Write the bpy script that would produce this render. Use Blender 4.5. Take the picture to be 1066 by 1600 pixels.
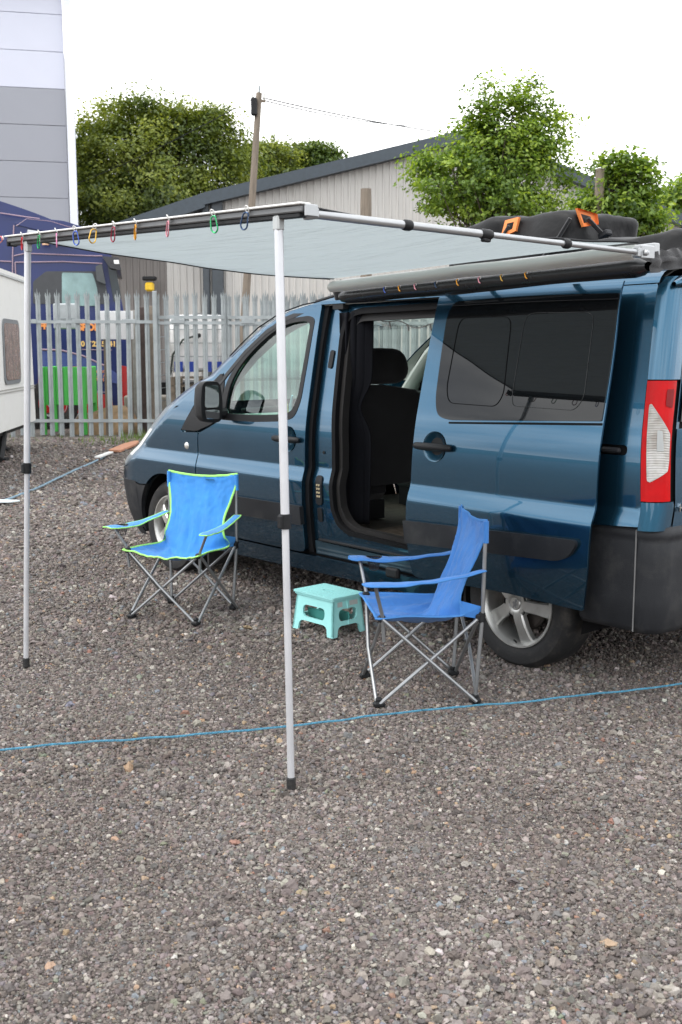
import bpy, bmesh, math, random
import numpy as np
from mathutils import Vector, Matrix, noise
from mathutils.geometry import delaunay_2d_cdt, tessellate_polygon
random.seed(7); np.random.seed(7)
R = math.radians
for o in list(bpy.data.objects): bpy.data.objects.remove(o)
SC = bpy.context.scene
COL = SC.collection

# ------------------------------------------------------------------ camera, sky, sun, exposure
CAM_H = 1.516
FPX, HZN, CX, CY = 1720.0, 550.0, 533.0, 800.0
PITCH = math.atan((CY - HZN) / FPX)
cam_d = bpy.data.cameras.new('camera')
cam = bpy.data.objects.new('camera', cam_d); COL.objects.link(cam)
cam.location = (0, 0, CAM_H); cam.rotation_euler = (math.pi / 2 - PITCH, 0, 0)
cam_d.sensor_fit = 'VERTICAL'; cam_d.sensor_height = 22.3; cam_d.sensor_width = 14.9
cam_d.lens = 22.3 * FPX / 1600
cam_d.clip_start = 0.1; cam_d.clip_end = 1500
cam_d.dof.use_dof = True; cam_d.dof.focus_distance = 5.2; cam_d.dof.aperture_fstop = 4.5
SC.camera = cam

SUN_EL, SUN_AZ = R(52), R(-115)      # azimuth from +Y towards +X
w = bpy.data.worlds.new('World'); SC.world = w; w.use_nodes = True
nt = w.node_tree; nt.nodes.clear()
out = nt.nodes.new('ShaderNodeOutputWorld'); bg = nt.nodes.new('ShaderNodeBackground')
sky = nt.nodes.new('ShaderNodeTexSky'); sky.sky_type = 'NISHITA'; sky.sun_disc = False
sky.sun_elevation = SUN_EL; sky.sun_rotation = SUN_AZ; sky.air_density = 1.0; sky.dust_density = 2.0
tc = nt.nodes.new('ShaderNodeTexCoord')
mp = nt.nodes.new('ShaderNodeMapping'); mp.inputs['Scale'].default_value = (1.0, 1.0, 3.0)
nz = nt.nodes.new('ShaderNodeTexNoise'); nz.inputs['Scale'].default_value = 2.6; nz.inputs['Detail'].default_value = 8; nz.inputs['Roughness'].default_value = .55
rp = nt.nodes.new('ShaderNodeValToRGB')
rp.color_ramp.elements[0].position = .34; rp.color_ramp.elements[0].color = (.72, .72, .72, 1)
rp.color_ramp.elements[1].position = .52; rp.color_ramp.elements[1].color = (1, 1, 1, 1)
nz2 = nt.nodes.new('ShaderNodeTexNoise'); nz2.inputs['Scale'].default_value = 4.5; nz2.inputs['Detail'].default_value = 6
rp2 = nt.nodes.new('ShaderNodeValToRGB')
rp2.color_ramp.elements[0].position = .3; rp2.color_ramp.elements[0].color = (6.0, 6.4, 7.1, 1)
rp2.color_ramp.elements[1].position = .6; rp2.color_ramp.elements[1].color = (16.5, 16.6, 16.6, 1)
mx = nt.nodes.new('ShaderNodeMixRGB')
L = nt.links.new
L(tc.outputs['Generated'], mp.inputs['Vector']); L(mp.outputs[0], nz.inputs['Vector']); L(mp.outputs[0], nz2.inputs['Vector'])
L(nz.outputs['Fac'], rp.inputs[0]); L(nz2.outputs['Fac'], rp2.inputs[0])
L(rp.outputs[0], mx.inputs[0]); L(sky.outputs[0], mx.inputs[1]); L(rp2.outputs[0], mx.inputs[2])
L(mx.outputs[0], bg.inputs['Color']); bg.inputs['Strength'].default_value = 0.1
L(bg.outputs[0], out.inputs[0])

sl = bpy.data.lights.new('sun', 'SUN'); sl.energy = 0.9; sl.angle = R(14); sl.color = (1, .96, .9)
so = bpy.data.objects.new('sun', sl); COL.objects.link(so)
sd = Vector((math.sin(SUN_AZ) * math.cos(SUN_EL), math.cos(SUN_AZ) * math.cos(SUN_EL), math.sin(SUN_EL)))
so.rotation_euler = sd.to_track_quat('Z', 'Y').to_euler(); so.location = (-5, -5, 12)

SC.view_settings.view_transform = 'Standard'; SC.view_settings.look = 'None'
SC.view_settings.exposure = 0.85; SC.view_settings.gamma = 1; SC.view_settings.use_curve_mapping = False
SC.render.engine = 'CYCLES'
SC.cycles.max_bounces = 8; SC.cycles.transparent_max_bounces = 16
SC.cycles.caustics_reflective = False; SC.cycles.caustics_refractive = False

# ------------------------------------------------------------------ helpers
def at(x, y, Y):
    """point at forward distance Y whose sight line has this slope (layout of far things)"""
    c, s = math.cos(PITCH), math.sin(PITCH)
    dx = (x - CX) / FPX; dy = -(y - CY) / FPX
    d = Vector((dx, c + dy * s, -s + dy * c))
    t = Y / d.y
    return Vector((d.x * t, Y, CAM_H + d.z * t))

def smooth(m, on=True):
    m.polygons.foreach_set('use_smooth', [on] * len(m.polygons))

class MB:
    def __init__(s): s.v = []; s.f = []
    def add(s, vs, fs):
        b = len(s.v); s.v += [tuple(p) for p in vs]; s.f += [tuple(b + i for i in f) for f in fs]; return s
    def box(s, c, sz, rot=None, bev=0):
        x, y, z = (a / 2 for a in sz)
        if bev <= 0:
            vs = [(i * x, j * y, k * z) for i in (-1, 1) for j in (-1, 1) for k in (-1, 1)]
            fs = [(0, 1, 3, 2), (4, 6, 7, 5), (0, 4, 5, 1), (2, 3, 7, 6), (0, 2, 6, 4), (1, 5, 7, 3)]
        else:
            b = min(bev, x * .98, y * .98, z * .98); vs = []
            idx = {}
            for i in (-1, 1):
                for j in (-1, 1):
                    for k in (-1, 1):
                        idx[(i, j, k, 0)] = len(vs); vs.append((i * x, j * (y - b), k * (z - b)))
                        idx[(i, j, k, 1)] = len(vs); vs.append((i * (x - b), j * y, k * (z - b)))
                        idx[(i, j, k, 2)] = len(vs); vs.append((i * (x - b), j * (y - b), k * z))
            fs = []
            S = (-1, 1)
            for a in range(3):
                for sg in S:
                    o = [q for q in range(3) if q != a]; loop = []
                    for (p, q) in ((-1, -1), (1, -1), (1, 1), (-1, 1)):
                        t = [0, 0, 0]; t[a] = sg; t[o[0]] = p; t[o[1]] = q; loop.append(idx[(*t, a)])
                    fs.append(loop)
            for a in range(3):
                o = [q for q in range(3) if q != a]
                for p in S:
                    for q in S:
                        t1 = [0, 0, 0]; t1[a] = -1; t1[o[0]] = p; t1[o[1]] = q; t2 = list(t1); t2[a] = 1
                        fs.append([idx[(*t1, o[0])], idx[(*t2, o[0])], idx[(*t2, o[1])], idx[(*t1, o[1])]])
            for i in S:
                for j in S:
                    for k in S: fs.append([idx[(i, j, k, 0)], idx[(i, j, k, 1)], idx[(i, j, k, 2)]])
        if rot is not None:
            M = rot if isinstance(rot, Matrix) else Matrix.Rotation(rot, 3, 'Z')
            vs = [M @ Vector(p) for p in vs]
        c = Vector(c)
        return s.add([Vector(p) + c for p in vs], fs)
    def tube(s, pts, r, n=10, caps=True, closed=False, sx=1.0):
        P = [Vector(p) for p in pts]; m = len(P)
        rr = r if isinstance(r, (list, tuple)) else [r] * m
        vs = []; up = None
        for i, p in enumerate(P):
            if closed: t = P[(i + 1) % m] - P[i - 1]
            else: t = P[min(i + 1, m - 1)] - P[max(i - 1, 0)]
            if t.length < 1e-9: t = Vector((0, 0, 1))
            t.normalize()
            if up is None:
                up = Vector((0, 0, 1)) if abs(t.z) < .9 else Vector((1, 0, 0))
            a = t.cross(up)
            if a.length < 1e-6: a = t.orthogonal()
            a.normalize(); b = a.cross(t).normalized(); up = b
            for k in range(n):
                an = 2 * math.pi * k / n
                vs.append(p + a * (math.cos(an) * rr[i] * sx) + b * (math.sin(an) * rr[i]))
        fs = []
        for i in range(m if closed else m - 1):
            j = (i + 1) % m
            for k in range(n):
                l = (k + 1) % n
                fs.append((i * n + k, i * n + l, j * n + l, j * n + k))
        if caps and not closed:
            fs.append(tuple(range(n - 1, -1, -1))); fs.append(tuple((m - 1) * n + k for k in range(n)))
        return s.add(vs, fs)
    def lathe(s, prof, n=32, M=None, close=False):
        """profile of (radius, height) turned about local Z, placed by matrix M"""
        M = M or Matrix.Identity(4); vs = []
        for r_, h in prof:
            for k in range(n):
                a = 2 * math.pi * k / n
                vs.append(M @ Vector((r_ * math.cos(a), r_ * math.sin(a), h)))
        fs = []; m = len(prof)
        for i in range(m if close else m - 1):
            j = (i + 1) % m
            for k in range(n):
                l = (k + 1) % n
                fs.append((i * n + k, i * n + l, j * n + l, j * n + k))
        return s.add(vs, fs)
    def prism(s, poly, thick, M=None, holes=()):
        """2-D polygon (x, y) extruded +-thick/2 along local Z, placed by M"""
        M = M or Matrix.Identity(4)
        vs, tris, loops = fill2d(poly, holes)
        n = len(vs); t = thick / 2
        V = [M @ Vector((p[0], p[1], t)) for p in vs] + [M @ Vector((p[0], p[1], -t)) for p in vs]
        F = [tuple(f) for f in tris] + [tuple(n + i for i in reversed(f)) for f in tris]
        for lp in loops:
            for i in range(len(lp)):
                a, b = lp[i], lp[(i + 1) % len(lp)]
                F.append((a, b, n + b, n + a))
        return s.add(V, F)
    def grid(s, fn, nu, nv, closeu=False):
        vs = [fn(i / (nu if closeu else nu - 1), j / (nv - 1)) for i in range(nu) for j in range(nv)]
        fs = []
        for i in range(nu if closeu else nu - 1):
            k = (i + 1) % nu
            for j in range(nv - 1): fs.append((i * nv + j, k * nv + j, k * nv + j + 1, i * nv + j + 1))
        return s.add(vs, fs)
    def mesh(s, name, mat=None, sm=False, recalc=True):
        m = bpy.data.meshes.new(name); m.from_pydata(s.v, [], s.f); m.update()
        if recalc:
            b = bmesh.new(); b.from_mesh(m); bmesh.ops.recalc_face_normals(b, faces=b.faces); b.to_mesh(m); b.free()
        if mat: m.materials.append(mat)
        if sm:
            smooth(m)
            try: m.set_sharp_from_angle(angle=R(sm if sm is not True else 40))
            except Exception: pass
        return m
    def build(s, name, mat, parent=None, sm=False, recalc=True):
        return obj(name, s.mesh(name, mat, sm, recalc), parent)

def obj(name, mesh, parent=None, **kw):
    o = bpy.data.objects.new(name, mesh); COL.objects.link(o)
    if parent is not None: o.parent = parent
    for k, v in kw.items(): o[k] = v
    return o

def thing(name, label, cat, loc=(0, 0, 0), rz=0, group=None):
    o = bpy.data.objects.new(name, None); COL.objects.link(o)
    o.location = loc; o.rotation_euler = (0, 0, rz); o['label'] = label; o['category'] = cat
    if group: o['group'] = group
    return o

def tag(o, label, cat, group=None):
    o['label'] = label; o['category'] = cat
    if group: o['group'] = group
    return o

def inside(p, poly):
    x, y = p; c = False; j = len(poly) - 1
    for i in range(len(poly)):
        xi, yi = poly[i]; xj, yj = poly[j]
        if (yi > y) != (yj > y) and x < (xj - xi) * (y - yi) / (yj - yi) + xi: c = not c
        j = i
    return c

def fill2d(poly, holes=(), step=None, rows=None):
    vs = []; ed = []; loops = []
    for lp in [poly] + list(holes):
        b = len(vs); vs += [Vector((p[0], p[1])) for p in lp]; n = len(lp)
        ed += [(b + i, b + (i + 1) % n) for i in range(n)]; loops.append(list(range(b, b + n)))
    nb = len(vs)
    if step:
        P = np.array([(v.x, v.y) for v in vs])
        x0, y0 = P.min(0); x1, y1 = P.max(0)
        xs = np.arange(x0 + step * .5, x1, step); ys = np.arange(y0 + step * .5, y1, step) if rows is None else np.array([r for r in rows if y0 < r < y1])
        for i, a in enumerate(xs):
            for j, b_ in enumerate(ys):
                q = (a, b_ + (0 if rows is not None else (step * .25 if i % 2 else -step * .25)))
                if not inside(q, poly) or any(inside(q, h) for h in holes): continue
                if ((P - q) ** 2).sum(1).min() < (step * (.16 if rows is not None else .45)) ** 2: continue
                vs.append(Vector(q))
    r = delaunay_2d_cdt(vs, ed, [], 0, 1e-6)
    V, F, OV = r[0], r[2], r[3]
    mp_ = {}
    for i, o in enumerate(OV):
        for q in o: mp_[q] = i
    tris = []
    for f in F:
        c = (sum(V[i].x for i in f) / len(f), sum(V[i].y for i in f) / len(f))
        if inside(c, poly) and not any(inside(c, h) for h in holes):
            a, b_, c_ = (V[i] for i in f[:3])
            cr = (b_.x - a.x) * (c_.y - a.y) - (b_.y - a.y) * (c_.x - a.x)
            if abs(cr) < 1e-12: continue
            tris.append(list(f) if cr > 0 else list(reversed(f)))
    return [(v.x, v.y) for v in V], tris, [[mp_.get(i, i) for i in lp] for lp in loops]

def rpoly(pts, r, n=5):
    """round the corners of a 2-D polygon; r a number or a list"""
    o = []; m = len(pts)
    for i in range(m):
        p = Vector(pts[i]); a = Vector(pts[i - 1]) - p; b = Vector(pts[(i + 1) % m]) - p
        rr = r[i] if isinstance(r, (list, tuple)) else r
        d = min(rr, a.length * .48, b.length * .48)
        if d < 1e-4: o.append(tuple(p)); continue
        A = p + a.normalized() * d; B = p + b.normalized() * d
        for k in range(n + 1):
            t = k / n; q = A * (1 - t) ** 2 + p * 2 * t * (1 - t) + B * t * t; o.append(tuple(q))
    return o

def dens(pts, step):
    o = []
    for i in range(len(pts)):
        a = Vector(pts[i]); b = Vector(pts[(i + 1) % len(pts)]); n = max(1, int((b - a).length / step))
        for k in range(n): o.append(tuple(a.lerp(b, k / n)))
    return o

def interp(x, xs, ys): return float(np.interp(x, xs, ys))

# ------------------------------------------------------------------ materials
def new_mat(name):
    m = bpy.data.materials.new(name); m.use_nodes = True
    return m, m.node_tree, m.node_tree.nodes['Principled BSDF']

def mat(name, col, rough=.5, metal=0., var=.12, scale=8., bump=0., bscale=None, coat=0., spec=.5, dirt=None, dscale=3., rvar=.1, trans=0., coord='Object', stretch=(1, 1, 1), sheen=0):
    m, t, b = new_mat(name); N = t.nodes; Lk = t.links.new
    b.inputs['Roughness'].default_value = rough; b.inputs['Metallic'].default_value = metal
    b.inputs['Specular IOR Level'].default_value = spec; b.inputs['Coat Weight'].default_value = coat
    b.inputs['Coat Roughness'].default_value = .03
    if sheen: b.inputs['Sheen Weight'].default_value = sheen
    tcn = N.new('ShaderNodeTexCoord'); mpn = N.new('ShaderNodeMapping'); mpn.inputs['Scale'].default_value = stretch
    Lk(tcn.outputs[coord], mpn.inputs[0])
    n = N.new('ShaderNodeTexNoise'); n.inputs['Scale'].default_value = scale; n.inputs['Detail'].default_value = 6; n.inputs['Roughness'].default_value = .6
    Lk(mpn.outputs[0], n.inputs['Vector'])
    r = N.new('ShaderNodeValToRGB'); r.color_ramp.elements[0].position = .3; r.color_ramp.elements[1].position = .7
    c = col[:3]
    r.color_ramp.elements[0].color = tuple(max(0, x * (1 - var)) for x in c) + (1,)
    r.color_ramp.elements[1].color = tuple(min(1, x * (1 + var)) for x in c) + (1,)
    Lk(n.outputs['Fac'], r.inputs[0]); last = r.outputs[0]
    if dirt:
        n2 = N.new('ShaderNodeTexNoise'); n2.inputs['Scale'].default_value = dscale; n2.inputs['Detail'].default_value = 9; n2.inputs['Roughness'].default_value = .7
        Lk(mpn.outputs[0], n2.inputs['Vector'])
        r2 = N.new('ShaderNodeValToRGB'); r2.color_ramp.elements[0].position = .5; r2.color_ramp.elements[1].position = .75
        r2.color_ramp.elements[0].color = (0, 0, 0, 1); a = dirt[3] if len(dirt) > 3 else .6; r2.color_ramp.elements[1].color = (a, a, a, 1)
        Lk(n2.outputs['Fac'], r2.inputs[0]); mxn = N.new('ShaderNodeMixRGB'); Lk(r2.outputs[0], mxn.inputs[0]); Lk(last, mxn.inputs[1]); mxn.inputs[2].default_value = tuple(dirt[:3]) + (1,)
        last = mxn.outputs[0]
    Lk(last, b.inputs['Base Color'])
    if rvar:
        mr = N.new('ShaderNodeMapRange'); mr.inputs[3].default_value = max(0.02, rough - rvar); mr.inputs[4].default_value = min(1, rough + rvar)
        Lk(n.outputs['Fac'], mr.inputs[0]); Lk(mr.outputs[0], b.inputs['Roughness'])
    if bump:
        n3 = N.new('ShaderNodeTexNoise'); n3.inputs['Scale'].default_value = bscale or scale * 6; n3.inputs['Detail'].default_value = 5
        Lk(mpn.outputs[0], n3.inputs['Vector'])
        bp = N.new('ShaderNodeBump'); bp.inputs['Strength'].default_value = bump; bp.inputs['Distance'].default_value = .01
        Lk(n3.outputs['Fac'], bp.inputs['Height']); Lk(bp.outputs[0], b.inputs['Normal'])
    return m

def glass_mat(name, tint=(.8, .9, .85), dark=0.0, rough=.0, refl=.06):
    """thin pane: transparent + mirror reflection by Fresnel"""
    m, t, b = new_mat(name); N = t.nodes; Lk = t.links.new; N.remove(b)
    o = N['Material Output']; tr = N.new('ShaderNodeBsdfTransparent'); tr.inputs[0].default_value = tuple(x * (1 - dark) for x in tint) + (1,)
    gl = N.new('ShaderNodeBsdfGlossy'); gl.inputs['Roughness'].default_value = rough; gl.inputs[0].default_value = (.92, .96, .95, 1)
    ge = N.new('ShaderNodeNewGeometry'); dt = N.new('ShaderNodeVectorMath'); dt.operation = 'DOT_PRODUCT'; Lk(ge.outputs['Incoming'], dt.inputs[0]); Lk(ge.outputs['Normal'], dt.inputs[1])
    ab = N.new('ShaderNodeMath'); ab.operation = 'ABSOLUTE'; Lk(dt.outputs['Value'], ab.inputs[0])
    om = N.new('ShaderNodeMath'); om.operation = 'SUBTRACT'; om.inputs[0].default_value = 1; Lk(ab.outputs[0], om.inputs[1])
    pw = N.new('ShaderNodeMath'); pw.operation = 'POWER'; Lk(om.outputs[0], pw.inputs[0]); pw.inputs[1].default_value = 4.5
    fr = N.new('ShaderNodeMath'); fr.operation = 'MULTIPLY_ADD'; Lk(pw.outputs[0], fr.inputs[0]); fr.inputs[1].default_value = .92; fr.inputs[2].default_value = refl; fr.use_clamp = True
    mxs = N.new('ShaderNodeMixShader'); Lk(fr.outputs[0], mxs.inputs[0]); Lk(tr.outputs[0], mxs.inputs[1]); Lk(gl.outputs[0], mxs.inputs[2]); Lk(mxs.outputs[0], o.inputs[0])
    return m

M = {}
M['black_plastic'] = mat('black_plastic', (.010, .0105, .012), .5, spec=.3, var=.15, scale=20, bump=.15, bscale=400)
M['grey_plastic'] = mat('grey_plastic', (.019, .0205, .024), .55, spec=.28, var=.2, scale=4, bump=.2, bscale=300, dirt=(.09, .086, .078, .4), dscale=4)
M['rubber'] = mat('rubber', (.012, .012, .013), .7, var=.25, scale=9, bump=.2, dirt=(.10, .085, .07, .55), dscale=8)
M['black_seal'] = mat('black_seal', (.006, .006, .007), .75, spec=.15)
M['alloy'] = mat('alloy', (.56, .56, .54), .34, .7, var=.1, scale=12, dirt=(.12, .10, .08, .4), dscale=9)
M['alu'] = mat('alu', (.66, .67, .70), .36, .45, var=.06, scale=6, rvar=.08)
M['alu_arm'] = mat('alu_arm', (.40, .41, .42), .36, .75, var=.08)
M['alu_matte'] = mat('alu_matte', (.50, .52, .52), .5, .45, var=.08, scale=6)
M['steel_tube'] = mat('steel_tube', (.30, .31, .32), .38, .7, var=.15, scale=14)
M['galv'] = mat('galv', (.33, .36, .37), .6, .35, var=.22, scale=3, dirt=(.22, .24, .22, .5), dscale=2)
M['fabric_black'] = mat('fabric_black', (.016, .016, .018), .9, var=.3, scale=12, bump=.3, bscale=200, sheen=.2)
M['carpet'] = mat('carpet', (.045, .036, .027), .95, var=.4, scale=18, bump=.6, bscale=150, dirt=(.05, .04, .03, .7), dscale=6)
M['trim_grey'] = mat('trim_grey', (.38, .38, .36), .7, var=.06)
M['trim_dark'] = mat('trim_dark', (.014, .0145, .015), .8, var=.2)
M['dash'] = mat('dash', (.20, .25, .22), .6, var=.1)  # green-grey of glass and sky reflections put into the base colour
M['mirror_glass'] = mat('mirror_glass', (.75, .78, .8), .02, 1.0, var=0, rvar=0)
M['glass_green'] = glass_mat('glass_green', (.56, .84, .74), refl=.10)
M['glass_clear'] = glass_mat('glass_clear', (.80, .9, .86))
M['red_lens'] = mat('red_lens', (.50, .001, .003), .22, var=.12, scale=12, spec=.18, rvar=.02)
M['clear_lens'] = mat('clear_lens', (.62, .60, .56), .15, .3, var=.25, scale=25, coat=1)
M['chrome'] = mat('chrome', (.8, .8, .78), .12, 1.0, var=.03)
M['orange_plastic'] = mat('orange_plastic', (.75, .19, .03), .5)
M['white_paint'] = mat('white_paint', (.74, .74, .72), .45, var=.04, scale=3, dirt=(.5, .49, .45, .4), dscale=3)
M['bark'] = mat('bark', (.10, .08, .06), .9, var=.4, scale=6, bump=.8, bscale=14, stretch=(3, 3, .6))
M['pole_wood'] = mat('pole_wood', (.20, .165, .13), .85, var=.3, scale=7, bump=.4, stretch=(5, 5, .4))

def tinted_glass():
    m, t, b = new_mat('privacy_glass'); b.inputs['Base Color'].default_value = (.006, .007, .008, 1); b.inputs['Roughness'].default_value = .015
    b.inputs['IOR'].default_value = 1.52; b.inputs['Specular IOR Level'].default_value = .38; return m
M['privacy'] = tinted_glass()

def car_paint(name, c1, c2):
    m, t, b = new_mat(name); N = t.nodes; Lk = t.links.new
    lw = N.new('ShaderNodeLayerWeight'); lw.inputs[0].default_value = .35
    mxn = N.new('ShaderNodeMixRGB'); mxn.inputs[1].default_value = c1 + (1,); mxn.inputs[2].default_value = c2 + (1,)
    Lk(lw.outputs['Facing'], mxn.inputs[0]); 
    # fine road film towards the lower body
    tcn = N.new('ShaderNodeTexCoord'); sp = N.new('ShaderNodeSeparateXYZ'); Lk(tcn.outputs['Object'], sp.inputs[0])
    n = N.new('ShaderNodeTexNoise'); n.inputs['Scale'].default_value = 5; n.inputs['Detail'].default_value = 9; n.inputs['Roughness'].default_value = .7; Lk(tcn.outputs['Object'], n.inputs['Vector'])
    mr = N.new('ShaderNodeMapRange'); mr.inputs[1].default_value = .75; mr.inputs[2].default_value = .25; mr.inputs[3].default_value = 0; mr.inputs[4].default_value = .22; Lk(sp.outputs[2], mr.inputs[0])
    mu = N.new('ShaderNodeMath'); mu.operation = 'MULTIPLY'; Lk(mr.outputs[0], mu.inputs[0]); Lk(n.outputs['Fac'], mu.inputs[1])
    mx2 = N.new('ShaderNodeMixRGB'); Lk(mu.outputs[0], mx2.inputs[0]); Lk(mxn.outputs[0], mx2.inputs[1]); mx2.inputs[2].default_value = (.10, .09, .08, 1)
    Lk(mx2.outputs[0], b.inputs['Base Color'])
    b.inputs['Metallic'].default_value = .88; b.inputs['Roughness'].default_value = .24
    b.inputs['Coat Weight'].default_value = 1; b.inputs['Coat Roughness'].default_value = .02; b.inputs['Coat IOR'].default_value = 1.5
    r = N.new('ShaderNodeMapRange'); r.inputs[3].default_value = .01; r.inputs[4].default_value = .09; Lk(mu.outputs[0], r.inputs[0]); r.inputs[2].default_value = .3; Lk(r.outputs[0], b.inputs['Coat Roughness'])
    return m
M['paint'] = car_paint('blue_car_paint', (.023, .098, .168), (.018, .068, .135))

# ------------------------------------------------------------------ ground
def gravel_mat(inst=False):
    m, t, b = new_mat('gravel_stone' if inst else 'gravel_ground'); N = t.nodes; Lk = t.links.new
    b.inputs['Roughness'].default_value = .85; b.inputs['Specular IOR Level'].default_value = .3
    tcn = N.new('ShaderNodeTexCoord'); ge = N.new('ShaderNodeNewGeometry')
    # large scale damp / dusty variation shared by ground and stones (world position)
    n1 = N.new('ShaderNodeTexNoise'); n1.inputs['Scale'].default_value = .55; n1.inputs['Detail'].default_value = 7; n1.inputs['Roughness'].default_value = .65
    Lk(ge.outputs['Position'], n1.inputs['Vector'])
    r1 = N.new('ShaderNodeValToRGB'); r1.color_ramp.elements[0].position = .3; r1.color_ramp.elements[0].color = (.78, .75, .73, 1)
    r1.color_ramp.elements[1].position = .72; r1.color_ramp.elements[1].color = (1.2, 1.19, 1.185, 1); Lk(n1.outputs['Fac'], r1.inputs[0])
    mul = N.new('ShaderNodeMixRGB'); mul.blend_type = 'MULTIPLY'; mul.inputs[0].default_value = 1
    if inst:
        a = N.new('ShaderNodeAttribute'); a.attribute_type = 'INSTANCER'; a.attribute_name = 'scol'
        n2 = N.new('ShaderNodeTexNoise'); n2.inputs['Scale'].default_value = 2.0; n2.inputs['Detail'].default_value = 5; Lk(tcn.outputs['Object'], n2.inputs['Vector'])
        r2 = N.new('ShaderNodeMapRange'); r2.inputs[3].default_value = .7; r2.inputs[4].default_value = 1.3; Lk(n2.outputs['Fac'], r2.inputs[0])
        m2 = N.new('ShaderNodeMixRGB'); m2.blend_type = 'MULTIPLY'; m2.inputs[0].default_value = 1; Lk(a.outputs['Color'], m2.inputs[1]); Lk(r2.outputs[0], m2.inputs[2])
        Lk(m2.outputs[0], mul.inputs[1])
    else:
        v = N.new('ShaderNodeTexVoronoi'); v.inputs['Scale'].default_value = 62; v.inputs['Randomness'].default_value = 1; Lk(tcn.outputs['Object'], v.inputs['Vector'])
        sp = N.new('ShaderNodeSeparateColor'); Lk(v.outputs['Color'], sp.inputs[0])
        r3 = N.new('ShaderNodeValToRGB'); cr = r3.color_ramp
        cr.elements[0].position = 0; cr.elements[0].color = (.07, .061, .056, 1)
        cr.elements[1].position = 1; cr.elements[1].color = (.50, .45, .39, 1)
        for p, c in ((.3, (.11, .096, .09)), (.6, (.165, .145, .136)), (.85, (.23, .205, .19)), (.95, (.32, .28, .25))):
            e = cr.elements.new(p); e.color = c + (1,)
        Lk(sp.outputs[0], r3.inputs[0])
        Lk(r3.outputs[0], mul.inputs[1])
        # relief: pebbles + fines
        mrd = N.new('ShaderNodeMapRange'); mrd.inputs[1].default_value = 0; mrd.inputs[2].default_value = .7; mrd.inputs[3].default_value = 1; mrd.inputs[4].default_value = 0; Lk(v.outputs['Distance'], mrd.inputs[0])
        n4 = N.new('ShaderNodeTexNoise'); n4.inputs['Scale'].default_value = 9; n4.inputs['Detail'].default_value = 12; n4.inputs['Roughness'].default_value = .75; Lk(tcn.outputs['Object'], n4.inputs['Vector'])
        ad = N.new('ShaderNodeMath'); ad.operation = 'MULTIPLY_ADD'; Lk(n4.outputs['Fac'], ad.inputs[0]); ad.inputs[1].default_value = 2.2; Lk(mrd.outputs[0], ad.inputs[2])
        bp = N.new('ShaderNodeBump'); bp.inputs['Strength'].default_value = 1; bp.inputs['Distance'].default_value = .012; Lk(ad.outputs[0], bp.inputs['Height']); Lk(bp.outputs[0], b.inputs['Normal'])
    Lk(r1.outputs[0], mul.inputs[2]); Lk(mul.outputs[0], b.inputs['Base Color'])
    return m

def hgt(x, y):
    return .012 * noise.noise(Vector((x * .5, y * .5, 0))) + .006 * noise.noise(Vector((x * 1.7, y * 1.7, 3)))
def build_ground():
    xs = np.concatenate([np.linspace(-500, -12, 12), np.linspace(-10, 10, 81), np.linspace(12, 500, 12)])
    ys = np.concatenate([np.linspace(-500, -6, 12), np.linspace(-4, 24, 113), np.linspace(27, 600, 14)])
    nx, ny = len(xs), len(ys)
    V = [(x, y, hgt(x, y) - .012 if abs(x) < 12 and -6 < y < 26 else -.012) for x in xs for y in ys]
    F = [(i * ny + j, (i + 1) * ny + j, (i + 1) * ny + j + 1, i * ny + j + 1) for i in range(nx - 1) for j in range(ny - 1)]
    m = bpy.data.meshes.new('ground'); m.from_pydata(V, [], F); m.materials.append(gravel_mat()); smooth(m)
    obj('ground', m, kind='structure')
build_ground()

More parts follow.
